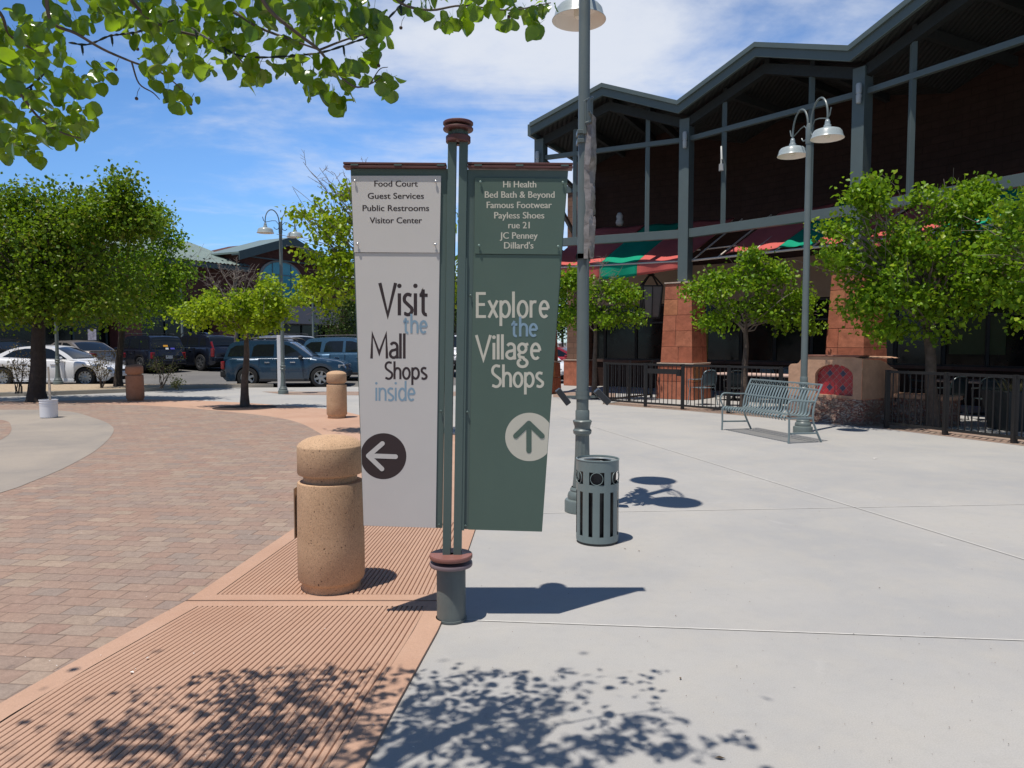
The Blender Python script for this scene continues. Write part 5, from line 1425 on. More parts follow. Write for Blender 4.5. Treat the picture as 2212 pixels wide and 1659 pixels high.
# ================================================================== CARS
def paint(name, col, metal=.3): return mat(name, col, .32, metal, var=.02, coat=.8, spec=.5)
M_tyre = mat('tyre_rubber', (.016, .016, .017), .8)
M_rim = mat('alloy_rim', (.36, .37, .38), .30, .85, var=.03)
M_well = mat('wheel_well_black', (.008, .008, .008), .9)
M_cglass = mat('car_glass', (.010, .013, .015), .06, spec=.6, var=.05)
M_trim = mat('car_black_trim', (.022, .022, .024), .55)
M_tail = mat('tail_lamp_red', (.22, .008, .010), .15, spec=.7)
M_head = mat('head_lamp_clear', (.34, .36, .38), .08, .2, spec=.8)
M_amber = mat('amber_lens', (.70, .20, .02), .2)
M_chrome = mat('car_chrome', (.62, .63, .65), .15, 1.0)
M_plate = mat('licence_plate', (.60, .60, .58), .5, var=.2, vscale=30)
def car(name, label, cat, body, L_, W_, prof_top, cab, wb, fa, wr, belt_w=.96, roof_w=.74, group='parked cars', rails=False, dark_lower=False, tail='block', spokes=6, windows=(), sill=.24, badge=None, lit_tail=False, antenna=False, stickers=False, spoiler=False, tint=None):
    """prof_top: (x,z) of bonnet / belt / deck line from tail to nose; cab: greenhouse outline (x,z) tail-bottom .. nose-bottom"""
    t = proto('parked_' + name, label, cat, group)
    hw = W_ / 2; xr, xf = -L_ / 2, L_ / 2; axles = (fa - wb, fa); ar = wr * 1.14
    px_ = [p[0] for p in prof_top]; pz_ = [p[1] for p in prof_top]
    xs = sorted(set(list(np.linspace(xr, xf, 44)) + [a + ar * math.cos(q) for a in axles for q in np.linspace(0, PI, 13)]))
    def plan(x):
        d = min((x - xr) / .45, (xf - x) / .62, 1.0); d = max(0.0, d)
        return hw * (.80 + .20 * math.sin(d * PI / 2)) 
    b = MB(); rows = []
    for x in xs:
        zt = float(np.interp(x, px_, pz_)); zb = sill
        dx = min((x - xr) / .25, (xf - x) / .22, 1)
        zb += .16 * (1 - max(0, dx)) ** 2
        for a in axles:
            if abs(x - a) < ar: zb = max(zb, wr + math.sqrt(max(0, ar * ar - (x - a) ** 2)))
        zb = min(zb, zt - .06)
        wv_ = plan(x); flare = 0
        for a in axles:
            if abs(x - a) < ar * 1.35: flare = max(flare, .025 * (1 - abs(x - a) / (ar * 1.35)))
        h = zt - zb
        side = [(wv_ * .965 + flare, zb), (wv_ * .99 + flare, zb + h * .25), (wv_ + flare * .6, zb + h * .55), (wv_ * .985, zb + h * .80), (wv_ * .95, zt - .035), (wv_ * .90, zt - .004), (wv_ * .5, zt + .018), (0, zt + .022)]
        ring = [Vector((x, y, z)) for y, z in side] + [Vector((x, -y, z)) for y, z in reversed(side[:-1])]
        rows.append(len(b.v)); b.v += ring
    m_ = 15
    for i in range(len(rows) - 1):
        for k in range(m_ - 1):
            a = rows[i] + k; b.f.append((a, a + 1, a + m_ + 1, a + m_))
    b.f.append(tuple(rows[0] + k for k in range(m_))); b.f.append(tuple(rows[-1] + k for k in reversed(range(m_))))
    bd = b.build('body', body, t, 32)
    # underbody, wells and sill trim
    b = MB().box((0, 0, (sill + .50) / 2 + .02), (L_ * .93, W_ * .80, .34))
    for a in axles: b.box((a, 0, wr + .08), (ar * 1.9, W_ * .90, ar * 1.55))
    b.build('underbody', M_well, t, 0)
    MB().box(((axles[0] + axles[1]) / 2, hw * .965, sill + .03), (wb - 2 * ar, .05, .10)).box(((axles[0] + axles[1]) / 2, -hw * .965, sill + .03), (wb - 2 * ar, .05, .10)).build('sill', M_trim if dark_lower else body, t, 0, .01)
    # greenhouse
    zlo = min(p[1] for p in cab); zhi = max(p[1] for p in cab)
    def cw(z): return hw * (belt_w * .95 + (roof_w - belt_w * .95) * max(0, (z - zlo) / (zhi - zlo)) ** 1.15)
    n = len(cab); b = MB()
    cabs = smoothline([Vector((x, 0, z)) for x, z in cab], 4); cab2 = [(p.x, p.z) for p in cabs]; n = len(cab2)
    lft = [Vector((x, cw(z), z)) for x, z in cab2]; rgt = [Vector((x, -cw(z), z)) for x, z in cab2]
    mid = [Vector((x, 0, z + (.035 if z > zlo + .1 else .0))) for x, z in cab2]
    b.v = lft + mid + rgt
    for i in range(n - 1):
        b.f.append((i, n + i, n + i + 1, i + 1)); b.f.append((n + i, 2 * n + i, 2 * n + i + 1, n + i + 1))
    b.f.append(tuple(range(n))); b.f.append(tuple(reversed(range(2 * n, 3 * n))))
    b.build('cabin', body, t, 28)
    # side windows: slightly proud glass panes
    for poly in windows:
        for s_ in (1, -1):
            o = [Vector((x, s_ * (cw(z) + .006), z)) for x, z in poly]
            if s_ < 0: o.reverse()
            q = MB(); q.v = o; q.f = [tuple(range(len(o)))]
            q.build('side_window', tint or M_cglass, t, 0)
    # windscreen and rear window following the cabin outline
    def screen(nm, z0, z1, front):
        seg = [p for p in cab2 if z0 <= p[1] <= z1 and (p[0] > 0 if front else p[0] < 0)]
        if len(seg) < 2: return
        q = MB()
        for x, z in seg:
            for f in np.linspace(-1, 1, 9):
                bulge = .035 * (1 - f * f) if z > zlo + .1 else .035 * (1 - f * f) * max(0, (z - zlo) / .1)
                q.v.append(Vector((x + (.012 if front else -.012), f * (cw(z) - .075), z + bulge + .010)))
        for i in range(len(seg) - 1):
            for k in range(8): a = i * 9 + k; q.f.append((a, a + 1, a + 10, a + 9))
        q.build(nm, M_cglass, t, 40)
    screen('windscreen', zlo + .03, zhi - .075, True); screen('rear_window', zlo + .06, zhi - .09, False)
    # wheels
    for a in axles:
        for s_ in (1, -1):
            Mx = Matrix.Rotation(R(-90 * s_), 3, 'X'); c = Vector((a, s_ * (hw - .11), wr)); wd = .11
            wh = MB().lathe([(wr * .62, -wd), (wr * .93, -wd), (wr, -wd * .7), (wr, wd * .7), (wr * .95, wd * .95), (wr * .70, wd), (wr * .66, wd * .8), (wr * .64, -wd)], c, 36, Mx).build('wheel', M_tyre, t, 50)
            q = MB().lathe([(wr * .68, wd * .82), (wr * .655, wd * .92), (wr * .61, wd * .86), (wr * .58, wd * .2)], c, 36, Mx)
            for k in range(spokes):
                an = 2 * PI * k / spokes + .3
                dvec = Mx @ Vector((math.cos(an), math.sin(an), 0)); ax = Mx @ Vector((0, 0, 1))
                tn = Mx @ Vector((-math.sin(an), math.cos(an), 0))
                w0, w1 = wr * .13, wr * .10
                p0, p1 = c + dvec * wr * .10 + ax * wd * .72, c + dvec * wr * .62 + ax * wd * .80
                q.hexa([p0 - tn * w0 - ax * .02, p0 - tn * w0 + ax * .012, p0 + tn * w0 - ax * .02, p0 + tn * w0 + ax * .012, p1 - tn * w1 - ax * .02, p1 - tn * w1 + ax * .005, p1 + tn * w1 - ax * .02, p1 + tn * w1 + ax * .005])
            q.lathe([(wr * .16, wd * .5), (wr * .16, wd * .84), (wr * .1, wd * .9), (0, wd * .9)], c, 18, Mx)
            q.build('rim', M_rim, wh, 30)
            MB().lathe([(wr * .63, wd * .05), (0, wd * .05)], c, 24, Mx).build('brake_disc', M_well, wh, 0)
    # mirrors, handles
    mx_ = cab[-1][0] - .42
    for s_ in (1, -1):
        MB().box((mx_, s_ * (hw + .06), zlo + .07), (.13, .20, .13)).build('mirror', body if not dark_lower else M_trim, t, 0, .035)
    hx = [windows[0][0][0] + .30] if windows else [0]
    for x in ((axles[0] + wb * .27), (axles[0] + wb * .62)):
        for s_ in (1, -1):
            z = float(np.interp(x, px_, pz_)) - .16
            MB().box((x, s_ * (hw * .985 + .012), z), (.19, .03, .035)).build('door_handle', M_chrome, t, 0, .008)
    # door seams
    b = MB()
    for x in (axles[0] + wb * .40, axles[0] + wb * .76, axles[0] + ar * 1.02):
        z1 = float(np.interp(x, px_, pz_)) - .04
        for s_ in (1, -1): b.box((x, s_ * hw * .975, (sill + .12 + z1) / 2), (.008, .05, z1 - sill - .12))
    b.build('door_seam', M_well, t, 0)
    zn = float(np.interp(xf - .12, px_, pz_)); zt = float(np.interp(xr + .05, px_, pz_))
    # front: grille, lamps, bumper
    MB().box((xf - .035, 0, zn - .16), (.10, W_ * .40, .20)).build('grille', M_trim, t, 0, .01)
    b = MB()
    for z in (-.07, 0, .07): b.box((xf + .018, 0, zn - .16 + z), (.012, W_ * .38, .018))
    for y in (-.24, -.08, .08, .24): b.box((xf + .016, y, zn - .16), (.012, .016, .19))
    b.build('grille_bar', M_chrome, t, 0)
    if badge: 
        Mx = Matrix.Rotation(R(90), 3, 'Y') @ Matrix.Scale(.55, 3, Vector((1, 0, 0)))
        MB().lathe([(.11, 0), (.11, .01), (0, .014)], (xf + .024, 0, zn - .16), 20, Mx).build('badge', badge, t, 0)
    for s_ in (1, -1):
        MB().box((xf - .20, s_ * hw * .70, zn - .13), (.26, .30, .14), Matrix.Rotation(R(-30 * s_), 3, 'Z')).build('headlight', M_head, t, 0, .03)
        MB().box((xf - .40, s_ * hw * .885, zn - .11), (.14, .06, .11), Matrix.Rotation(R(-14 * s_), 3, 'Z')).build('turn_signal', M_amber, t, 0, .015)
    MB().box((xf - .10, 0, sill + .24), (.26, W_ * .84, .20)).build('front_bumper', M_trim if dark_lower else body, t, 0, .05)
    MB().box((xr + .11, 0, sill + .26), (.30, W_ * .90, .24)).build('rear_bumper', M_trim if dark_lower else body, t, 0, .05)
    # tail
    for s_ in (1, -1):
        if tail == 'block': MB().box((xr + .08, s_ * hw * .82, zt - .20), (.14, .18, .30), Matrix.Rotation(R(18 * s_), 3, 'Z')).build('tail_light', M_tail, t, 0, .03)
        elif tail == 'wide': MB().box((xr + .08, s_ * hw * .70, zt - .13), (.18, .40, .21), Matrix.Rotation(R(20 * s_), 3, 'Z')).build('tail_light', M_tail, t, 0, .03)
        elif tail == 'tall':
            MB().box((xr + .16, s_ * hw * .86, zt + .02), (.18, .12, .40), Matrix.Rotation(R(22 * s_), 3, 'Z')).box((xr + .28, s_ * hw * .80, zt + .36), (.10, .08, .36), Matrix.Rotation(R(22), 3, 'Y')).build('tail_light', M_tail, t, 0, .03)
    MB().box((xr + .02, 0, zt - .28 if tail != 'tall' else zt - .22), (.06, .34, .16)).build('licence_plate', M_plate, t, 0)
    if spoiler: MB().box((xr + .13, 0, zt + .075), (.20, W_ * .74, .03)).box((xr + .15, W_ * .3, zt + .04), (.1, .05, .06)).box((xr + .15, -W_ * .3, zt + .04), (.1, .05, .06)).build('spoiler', body, t, 0, .01)
    if rails:
        for s_ in (1, -1):
            zr = zhi + .075; y = s_ * cw(zhi) * .92
            MB().tube(smoothline([(cab[0][0] + .55, y, zhi + .01), (cab[0][0] + .75, y, zr), (.0, y, zr + .02), (.35, y, zr - .01), (.5, y, zhi - .02)], 4), .022, 6).build('roof_rail', M_chrome if rails == 2 else M_trim, t)
        if rails == 1:
            for x in (cab[0][0] + .95, -.1): MB().bar((x, -cw(zhi) * .9, zhi + .09), (x, cw(zhi) * .9, zhi + .09), .05, .03).build('cross_bar', M_trim, t, 0, .008)
    if stickers:
        for (y, z, w1, h1, cl) in ((.10, zlo + .22, .22, .09, (.75, .36, .03)), (.05, zlo + .09, .14, .09, (.75, .75, .72)), (-.22, zlo + .09, .20, .08, (.10, .10, .50))):
            i0 = [p for p in cab2 if p[0] < -.2]; x = float(np.interp(z, [p[1] for p in i0], [p[0] for p in i0]))
            MB().box((x - .045, y, z), (.02, w1, h1), Matrix.Rotation(R(24), 3, 'Y')).build('window_sticker', mat('sticker_%d' % int(cl[2] * 100 + cl[0] * 10), cl, .6), t, 0)
    return t
SUVP = [(-2.22, .80), (-2.2, .98), (-2.1, 1.06), (.70, 1.08), (1.0, 1.08), (1.45, 1.03), (1.95, .96), (2.12, .88), (2.22, .70)]
SUVC = [(-2.12, 1.02), (-2.0, 1.36), (-1.86, 1.60), (-1.5, 1.68), (-.5, 1.70), (.10, 1.66), (.32, 1.58), (.70, 1.33), (1.08, 1.05)]
SUVW = [[(-1.98, 1.13), (-1.28, 1.13), (-1.24, 1.54), (-1.70, 1.52), (-1.88, 1.40)], [(-1.13, 1.13), (-.34, 1.13), (-.33, 1.57), (-.93, 1.56), (-1.06, 1.48)], [(-.22, 1.13), (.72, 1.13), (.50, 1.32), (.22, 1.51), (.05, 1.56), (-.22, 1.57)]]
P_blue = paint('dark_blue_paint', (.014, .045, .085), .25)
suv = car('suv', 'dark blue suv with a black lower bumper parked broadside behind the distant lamp post', 'suv', P_blue, 4.44, 1.80, SUVP, SUVC, 2.62, 1.36, .365, rails=1, dark_lower=True, windows=SUVW, badge=mat('blue_badge', (.02, .04, .16), .3))
q = G(597, 836); place(suv, (A(597, 836, 26.95).x + .25, 26.95 + .9 - .2, lot_z(27.2) - .0), R(3))
P_lblue = paint('light_blue_paint', (.055, .13, .22), .35)
q = Vector((A(765, 800, 29.6).x, 30.3, 0)); d_ = dup(suv, (q.x, q.y, lot_z(30.2)), R(-8), 'lighter blue suv parked behind the dark blue one, partly hidden by the sign', 1.0, {'dark_blue_paint': P_lblue})
P_silver = paint('silver_roof_paint', (.52, .53, .54), .7)
q = A(590, 760, 33.5); dup(suv, (q.x, 33.5, lot_z(33.5) - .02), R(150), 'silver vehicle whose roof shows above the dark blue suv', None, {'dark_blue_paint': P_silver})
# white sedan
SEDP = [(-2.36, .72), (-2.33, .93), (-2.1, 1.0), (-1.6, 1.0), (.5, .94), (.95, .93), (1.5, .86), (2.0, .76), (2.25, .66), (2.36, .52)]
SEDC = [(-1.86, .98), (-1.45, 1.16), (-1.05, 1.34), (-.5, 1.42), (0, 1.43), (.30, 1.39), (.75, 1.18), (1.12, .92)]
SEDW = [[(-1.36, 1.05), (-.30, 1.00), (-.28, 1.345), (-.62, 1.34), (-1.0, 1.27)], [(-.20, 1.0), (.88, .975), (.66, 1.12), (.30, 1.31), (.10, 1.35), (-.19, 1.35)]]
P_white = paint('white_paint', (.78, .79, .80), .0)
sed = car('sedan', 'white sedan parked broadside behind the gravel planter at the left edge', 'car', P_white, 4.72, 1.80, SEDP, SEDC, 2.85, 1.52, .335, windows=SEDW, tail='wide', spokes=10, sill=.20)
xc = (A(12, 838, 27.0).x + A(188, 832, 27.0).x) / 2
place(sed, (xc - .1, 27.75, lot_z(27.6)), R(1.5), 1.04)
SE2P = [(-2.40, .66), (-2.38, .96), (-2.25, 1.04), (-1.7, 1.05), (.5, .97), (.95, .95), (1.5, .90), (2.05, .80), (2.3, .68), (2.4, .52)]
SE2C = [(-1.75, 1.03), (-1.35, 1.22), (-.95, 1.39), (-.4, 1.47), (0, 1.48), (.35, 1.43), (.80, 1.20), (1.16, .94)]
SE2W = [[(-1.22, 1.10), (-.32, 1.06), (-.30, 1.40), (-.60, 1.39), (-.88, 1.32)], [(-.20, 1.06), (.90, 1.0), (.68, 1.15), (.33, 1.35), (.10, 1.40), (-.19, 1.405)]]
P_champ = paint('champagne_paint', (.40, .355, .31), .55)
q = A(195, 770, 33.0)
s2 = car('sedan', 'champagne silver sedan seen from behind, with a boot spoiler', 'car', P_champ, 4.80, 1.80, SE2P, SE2C, 2.72, 1.45, .325, windows=SE2W, tail='wide', spokes=8, spoiler=True)
place(s2, (q.x - .65, 33.0, lot_z(32.6)), R(150))
# dark suv
P_navy = paint('near_black_navy_paint', (.012, .016, .028), .4)
S3P = [(-2.42, .78), (-2.4, 1.0), (-2.3, 1.08), (.7, 1.08), (1.0, 1.08), (1.6, 1.03), (2.2, .95), (2.36, .86), (2.42, .70)]
S3C = [(-2.32, 1.05), (-2.18, 1.42), (-2.06, 1.66), (-1.7, 1.74), (-.6, 1.77), (.05, 1.73), (.30, 1.63), (.65, 1.38), (1.05, 1.06)]
S3W = [[(-2.15, 1.15), (-1.35, 1.15), (-1.33, 1.60), (-1.92, 1.58)], [(-1.2, 1.15), (-.34, 1.15), (-.33, 1.63), (-1.05, 1.62), (-1.19, 1.55)], [(-.22, 1.15), (.72, 1.15), (.48, 1.38), (.20, 1.57), (.02, 1.62), (-.22, 1.63)]]
q = A(335, 770, 34.2)
s3 = car('suv', 'near black suv seen from behind with stickers on its rear window', 'suv', P_navy, 4.86, 1.88, S3P, S3C, 2.87, 1.46, .375, windows=S3W, rails=1, stickers=True)
place(s3, (q.x - .75, 34.6, lot_z(34.0)), R(144), .94)
S4C = [(-2.12, 1.02), (-1.96, 1.22), (-1.78, 1.50), (-1.4, 1.61), (-.5, 1.66), (.05, 1.63), (.30, 1.56), (.75, 1.30), (1.12, 1.02)]
S4W = [[(-1.72, 1.16), (-1.22, 1.12), (-1.20, 1.50), (-1.50, 1.48)], [(-1.10, 1.11), (-.30, 1.09), (-.29, 1.54), (-.95, 1.52)], [(-.20, 1.09), (.76, 1.07), (.52, 1.29), (.22, 1.49), (.02, 1.54), (-.20, 1.55)]]
q = A(440, 770, 35.2)
s4 = car('crossover', 'dark crossover with tall red tail lights left of the dark blue suv', 'suv', P_navy, 4.62, 1.87, SUVP, S4C, 2.77, 1.42, .37, windows=S4W, rails=2, tail='tall', spokes=6)
place(s4, (q.x - .5, 35.9, lot_z(35.4)), R(148))
q = A(-8, 760, 33.5); dup(s2, (q.x, 33.8, lot_z(33.8)), R(150), 'dark sedan roof showing above the white sedan at the left edge', 1.02, {'champagne_paint': paint('dark_grey_paint', (.02, .022, .025), .4)})
# cars glimpsed beside and through the sign
q = A(985, 790, 33.0); dup(suv, (q.x + .35, 35.0, lot_z(34)), R(-82), 'white suv nose glimpsed through the slot between the two sign posts', 1.0, {'dark_blue_paint': P_white})
dup(sed, (.72, 31.9, lot_z(31, 1)), R(-42), 'white car nose glimpsed between the sign and the brown block pier', 1.0)
dup(sed, (2.3, 37.2, lot_z(35, 1)), R(-20), 'red car roof behind the white car right of the sign', 1.0, {'white_paint': paint('red_paint', (.35, .02, .03), .2)})

# ================================================================== A DISTANT PERSON beyond the parked cars
M_top = mat('blue_shirt_cloth', (.07, .16, .34), .9); M_skin = mat('skin', (.48, .28, .20), .6); M_hat = mat('white_cap_cloth', (.75, .75, .74), .9); M_jean = mat('dark_trousers', (.03, .035, .06), .9)
pq = A(1219, 752, 40.5); pq.z = lot_z(40.5, 1)
per = thing('person', 'distant person in a blue top and white cap leaning forward beyond the red car', 'person', tuple(pq))
def skinned(name, verts, edges, radii, root, m_):
    me = bpy.data.meshes.new(name); me.from_pydata([tuple(v) for v in verts], edges, [])
    o = bpy.data.objects.new(name, me); COL.objects.link(o)
    sk = o.modifiers.new('skin', 'SKIN'); sl = me.skin_vertices[0].data
    for i, r in enumerate(radii): sl[i].radius = (r, r)
    sl[root].use_root = True
    ss = o.modifiers.new('subdivision', 'SUBSURF'); ss.levels = 2; ss.render_levels = 2
    me.materials.append(m_); o.parent = per; WLOC[o.name] = WLOC[per.name]
    return o
Hh = .80
bv = [(0, 0, .92), (-.08, .0, 1.10), (-.16, 0, 1.32), (-.20, 0, 1.42), (-.23, 0, 1.50), (-.25, 0, 1.58), (-.24, 0, 1.65),
      (-.16, .19, 1.30), (-.32, .23, 1.12), (-.50, .16, 1.15), (-.57, .14, 1.17), (-.16, -.19, 1.30), (-.32, -.23, 1.12), (-.50, -.16, 1.15), (-.57, -.14, 1.17),
      (.0, .10, .86), (.03, .11, .48), (.06, .12, .08), (-.08, .13, .03), (.0, -.10, .86), (-.05, -.11, .48), (.02, -.12, .08), (-.12, -.13, .03)]
be = [(0, 1), (1, 2), (2, 3), (3, 4), (4, 5), (5, 6), (2, 7), (7, 8), (8, 9), (9, 10), (2, 11), (11, 12), (12, 13), (13, 14), (0, 15), (15, 16), (16, 17), (17, 18), (0, 19), (19, 20), (20, 21), (21, 22)]
br_ = [.13, .13, .14, .06, .09, .10, .07, .06, .045, .035, .03, .06, .045, .035, .03, .085, .06, .045, .04, .085, .06, .045, .04]
skinned('body', bv, be, br_, 0, M_skin)
skinned('shirt', [(.0, 0, .93), (-.08, 0, 1.10), (-.16, 0, 1.31), (-.16, .20, 1.29), (-.27, .225, 1.17), (-.16, -.20, 1.29), (-.27, -.225, 1.17)], [(0, 1), (1, 2), (2, 3), (3, 4), (2, 5), (5, 6)], [.15, .15, .155, .075, .065, .075, .065], 0, M_top)
skinned('trousers', [(0, 0, .91), (.0, .10, .84), (.03, .11, .48), (.06, .12, .10), (.0, -.10, .84), (-.05, -.11, .48), (.02, -.12, .10)], [(0, 1), (1, 2), (2, 3), (0, 4), (4, 5), (5, 6)], [.15, .10, .075, .06, .10, .075, .06], 0, M_jean)
MB().lathe([(.112, 0), (.115, .03), (.10, .08), (.06, .11), (0, .12)], (pq.x - .25, pq.y, pq.z + 1.60), 16, Matrix.Rotation(R(-8), 3, 'Y')).build('cap', M_hat, per)
# ================================================================== TREES
M_bark = mat('grey_brown_bark', (.10, .075, .058), .9, var=.45, vscale=9, bump=1.0, bscale=26)
M_bark_d = mat('dark_bark', (.045, .034, .027), .9, var=.4, vscale=9, bump=1.0, bscale=26)
M_twig = mat('pale_twig_bark', (.20, .165, .14), .85, var=.25)
M_leafA = leaf_mat('leaf_mid_green', [(.050, .125, .006), (.105, .215, .010), (.185, .300, .014), (.27, .31, .02)], (.42, .70, .02), .30)
M_leafD = leaf_mat('leaf_bronze_green', [(.045, .105, .006), (.090, .175, .010), (.150, .220, .014), (.23, .165, .04)], (.38, .62, .02), .30)
M_leafY = leaf_mat('leaf_lime_green', [(.105, .195, .006), (.180, .290, .010), (.265, .36, .014), (.33, .37, .02)], (.58, .80, .03), .34)
M_leafX = leaf_mat('leaf_dark_green', [(.030, .060, .012), (.045, .080, .014), (.06, .095, .018), (.08, .10, .02)], (.15, .26, .03), .28)
def leaf_cloud(name, parent, centres, per, sigma, size, material, seed, flat=.7, cup=.25):
    g = np.random.default_rng(seed)
    C_ = np.repeat(np.array(centres), per, axis=0); n = len(C_)
    pos = C_ + g.normal(0, 1, (n, 3)) * np.array([sigma, sigma, sigma * flat])
    s_ = size * g.uniform(.65, 1.25, n)[:, None]
    ax = g.normal(0, 1, (n, 3)); ax[:, 2] -= .55; ax /= np.linalg.norm(ax, axis=1)[:, None]         # leaves droop
    nn = g.normal(0, 1, (n, 3)); nn[:, 2] += .9
    nn -= ax * (nn * ax).sum(1)[:, None]; nn /= np.linalg.norm(nn, axis=1)[:, None] + 1e-9
    sd = np.cross(ax, nn)
    w_ = .42
    base = pos; tip = pos + ax * s_
    mid = pos + ax * s_ * .45
    l_ = mid + sd * s_ * w_ + nn * s_ * cup * .6; r_ = mid - sd * s_ * w_ + nn * s_ * cup * .6
    l2 = pos + ax * s_ * .8 + sd * s_ * w_ * .55 + nn * s_ * cup * .3; r2 = pos + ax * s_ * .8 - sd * s_ * w_ * .55 + nn * s_ * cup * .3
    V_ = np.stack([base, l_, l2, tip, r2, r_], 1).reshape(-1, 3)
    i = np.arange(n)[:, None] * 6
    F_ = np.concatenate([i + np.array([[0, 1, 2, 3]]), i + np.array([[0, 3, 4, 5]])], 0)
    return mesh_np(name, V_, F_, material, parent)
def crown_centres(blobs, Y, g, dens, depth=1.0):
    """blobs traced on the survey grid, placed as ellipsoids round the trunk's distance"""
    cs = []
    for (px, py, rx, ry, *dy) in blobs:
        k = Y / F; c = A(px, py, Y); a, h = rx * k, ry * k; dd = max(.5, (a + h) / 2 * depth); oy = dy[0] if dy else 0
        n = max(5, int(1.75 * dens * (a * h * dd) ** .72))
        for _ in range(n):
            d = g.normal(0, 1, 3); d /= np.linalg.norm(d); r = g.uniform(.12, 1) ** .42
            cs.append((c.x + d[0] * a * r, Y + oy + d[1] * dd * r, c.z + d[2] * h * r))
    return cs
def limb(b, a, c, r0, r1, g, n=5, wob=.08):
    a, c = Vector(a), Vector(c); L_ = (c - a).length; pts = []
    for k in range(n + 1):
        t = k / n; p = a.lerp(c, t); bow = math.sin(PI * t) * .10 * L_
        p.z += bow * .25
        if 0 < k < n: p += Vector(g.normal(0, 1, 3)) * wob * L_ * .35
        pts.append(p)
    b.tube(pts, [r0 + (r1 - r0) * k / n for k in range(n + 1)], 6, cap=False)
def tree(name, label, base, Y, top_px, blobs, leafm, size, dens, per, sigma, tr, group, seed, bark=None, bare=(), depth=1.0, lean=0.0, limbs=26, fork=.62, sprig=True):
    g = np.random.default_rng(seed)
    t = thing(name, label, 'tree', tuple(base), group)
    cs = crown_centres(blobs, Y, g, dens, depth)
    # leafy sprigs breaking the outline, mostly upward and outward
    if len(cs) > 30 and sprig:
        arr = np.array(cs); mid_ = arr.mean(0); ext = arr.std(0).mean(); extra = []
        score = (arr[:, 2] - mid_[2]) * .8 + np.abs(arr[:, 0] - mid_[0]) * .6 + g.normal(0, ext * .5, len(arr))
        for i in np.argsort(-score)[:max(8, len(arr) // 16)]:
            d = arr[i] - mid_; d /= np.linalg.norm(d) + 1e-6; d = d * .6 + np.array([g.normal(0, .3), g.normal(0, .3), .75]); d /= np.linalg.norm(d)
            L_ = ext * g.uniform(.15, .55)
            for k in range(1, 5):
                p = arr[i] + d * L_ * k / 4
                if k < 4 or g.random() < .6: extra.append(tuple(p + g.normal(0, .03, 3)))
        sprigs = extra
    else: sprigs = []
    crown_bot = min(c[2] for c in cs); top = A(top_px[0], top_px[1], Y); top.y = base.y
    b = MB()
    pts = [base - Vector((0, 0, .05)), base + Vector((0, 0, .06)), base + Vector((0, 0, .3))]
    N = 7
    for k in range(1, N + 1):
        f = k / N; p = (base + Vector((0, 0, .3))).lerp(top, f); p += Vector((g.normal(0, .5), g.normal(0, .5), 0)) * tr * .35; pts.append(p)
    rr = [tr * 1.5, tr * 1.28, tr * 1.05] + [tr * (1 - .75 * (k / N) ** 1.1) for k in range(1, N + 1)]
    b.tube(pts, rr, 12, cap=False)
    tk = b.build('trunk', bark or M_bark, t, 70)
    bl = MB(); zc_ = np.array([c[2] for c in cs]) if cs else np.zeros(1); thr = np.quantile(zc_, .28); idx = [i for i in g.permutation(len(cs)) if cs[i][2] > thr][:limbs]
    for i in idx:
        c = Vector(cs[i]); f = np.clip((c.z - crown_bot) / max(.1, top.z - crown_bot), 0, 1)
        st_z = base.z + max(.3, (crown_bot - base.z) * g.uniform(.84, 1.0) + (c.z - crown_bot) * fork * g.uniform(.25, .8)); st_z = min(st_z, top.z - .05)
        f2 = np.clip((st_z - base.z - .3) / (top.z - base.z - .3), 0, 1); st = (base + Vector((0, 0, .3))).lerp(top, f2)
        r0 = tr * .30 * (1 - .5 * f); limb(bl, st, c, r0, .006, g)
        for _ in range(3):
            m_ = st.lerp(c, g.uniform(.5, .9)); e = c + Vector(g.normal(0, sigma * 1.6, 3)); limb(bl, m_, e, r0 * .3, .004, g, 3, .05)
    for (x0, y0, x1, y1, r0) in bare:          # leafless leaders standing out of the crown
        a, c = A(x0, y0, Y), A(x1, y1, Y); limb(bl, a, c, r0, .004, g, 7, .06)
        for _ in range(6):
            f = g.uniform(.2, .95); m_ = a.lerp(c, f); L_ = (c - a).length * (1 - f * .6) * .45
            d = Vector((g.normal(0, .6), g.normal(0, .6), g.uniform(.2, 1))).normalized(); e = m_ + d * L_; limb(bl, m_, e, r0 * .4, .003, g, 4, .07)
            for _ in range(3):
                m2 = m_.lerp(e, g.uniform(.3, .9)); d2 = Vector((g.normal(0, .7), g.normal(0, .7), g.uniform(0, 1))).normalized(); limb(bl, m2, m2 + d2 * L_ * .4, r0 * .2, .0025, g, 3, .05)
    bl.build('limbs', bark or M_twig, t, 70)
    g2 = np.random.default_rng(seed + 5); keep = [c for c in cs if g2.random() < .70]
    if len(cs) > 60:                             # hollows between the limbs, so the outline is uneven
        arr = np.array(cs); rad = arr.std(0).mean() * .42; ctr = arr.mean(0)
        far = np.argsort(-np.linalg.norm((arr - ctr) / arr.std(0), axis=1))[:len(cs) // 2]
        voids = [arr[j] for j in g2.choice(far, max(3, len(cs) // 55), replace=False)]
        keep = [c for c in keep if all(np.linalg.norm(np.array(c) - v_) > rad * .8 for v_ in voids)]
    if len(cs): leaf_cloud('crown', t, keep + sprigs, int(per * 1.3), sigma * .92, size, leafm, seed + 1)
    return t
TG = 'trees on the plaza'
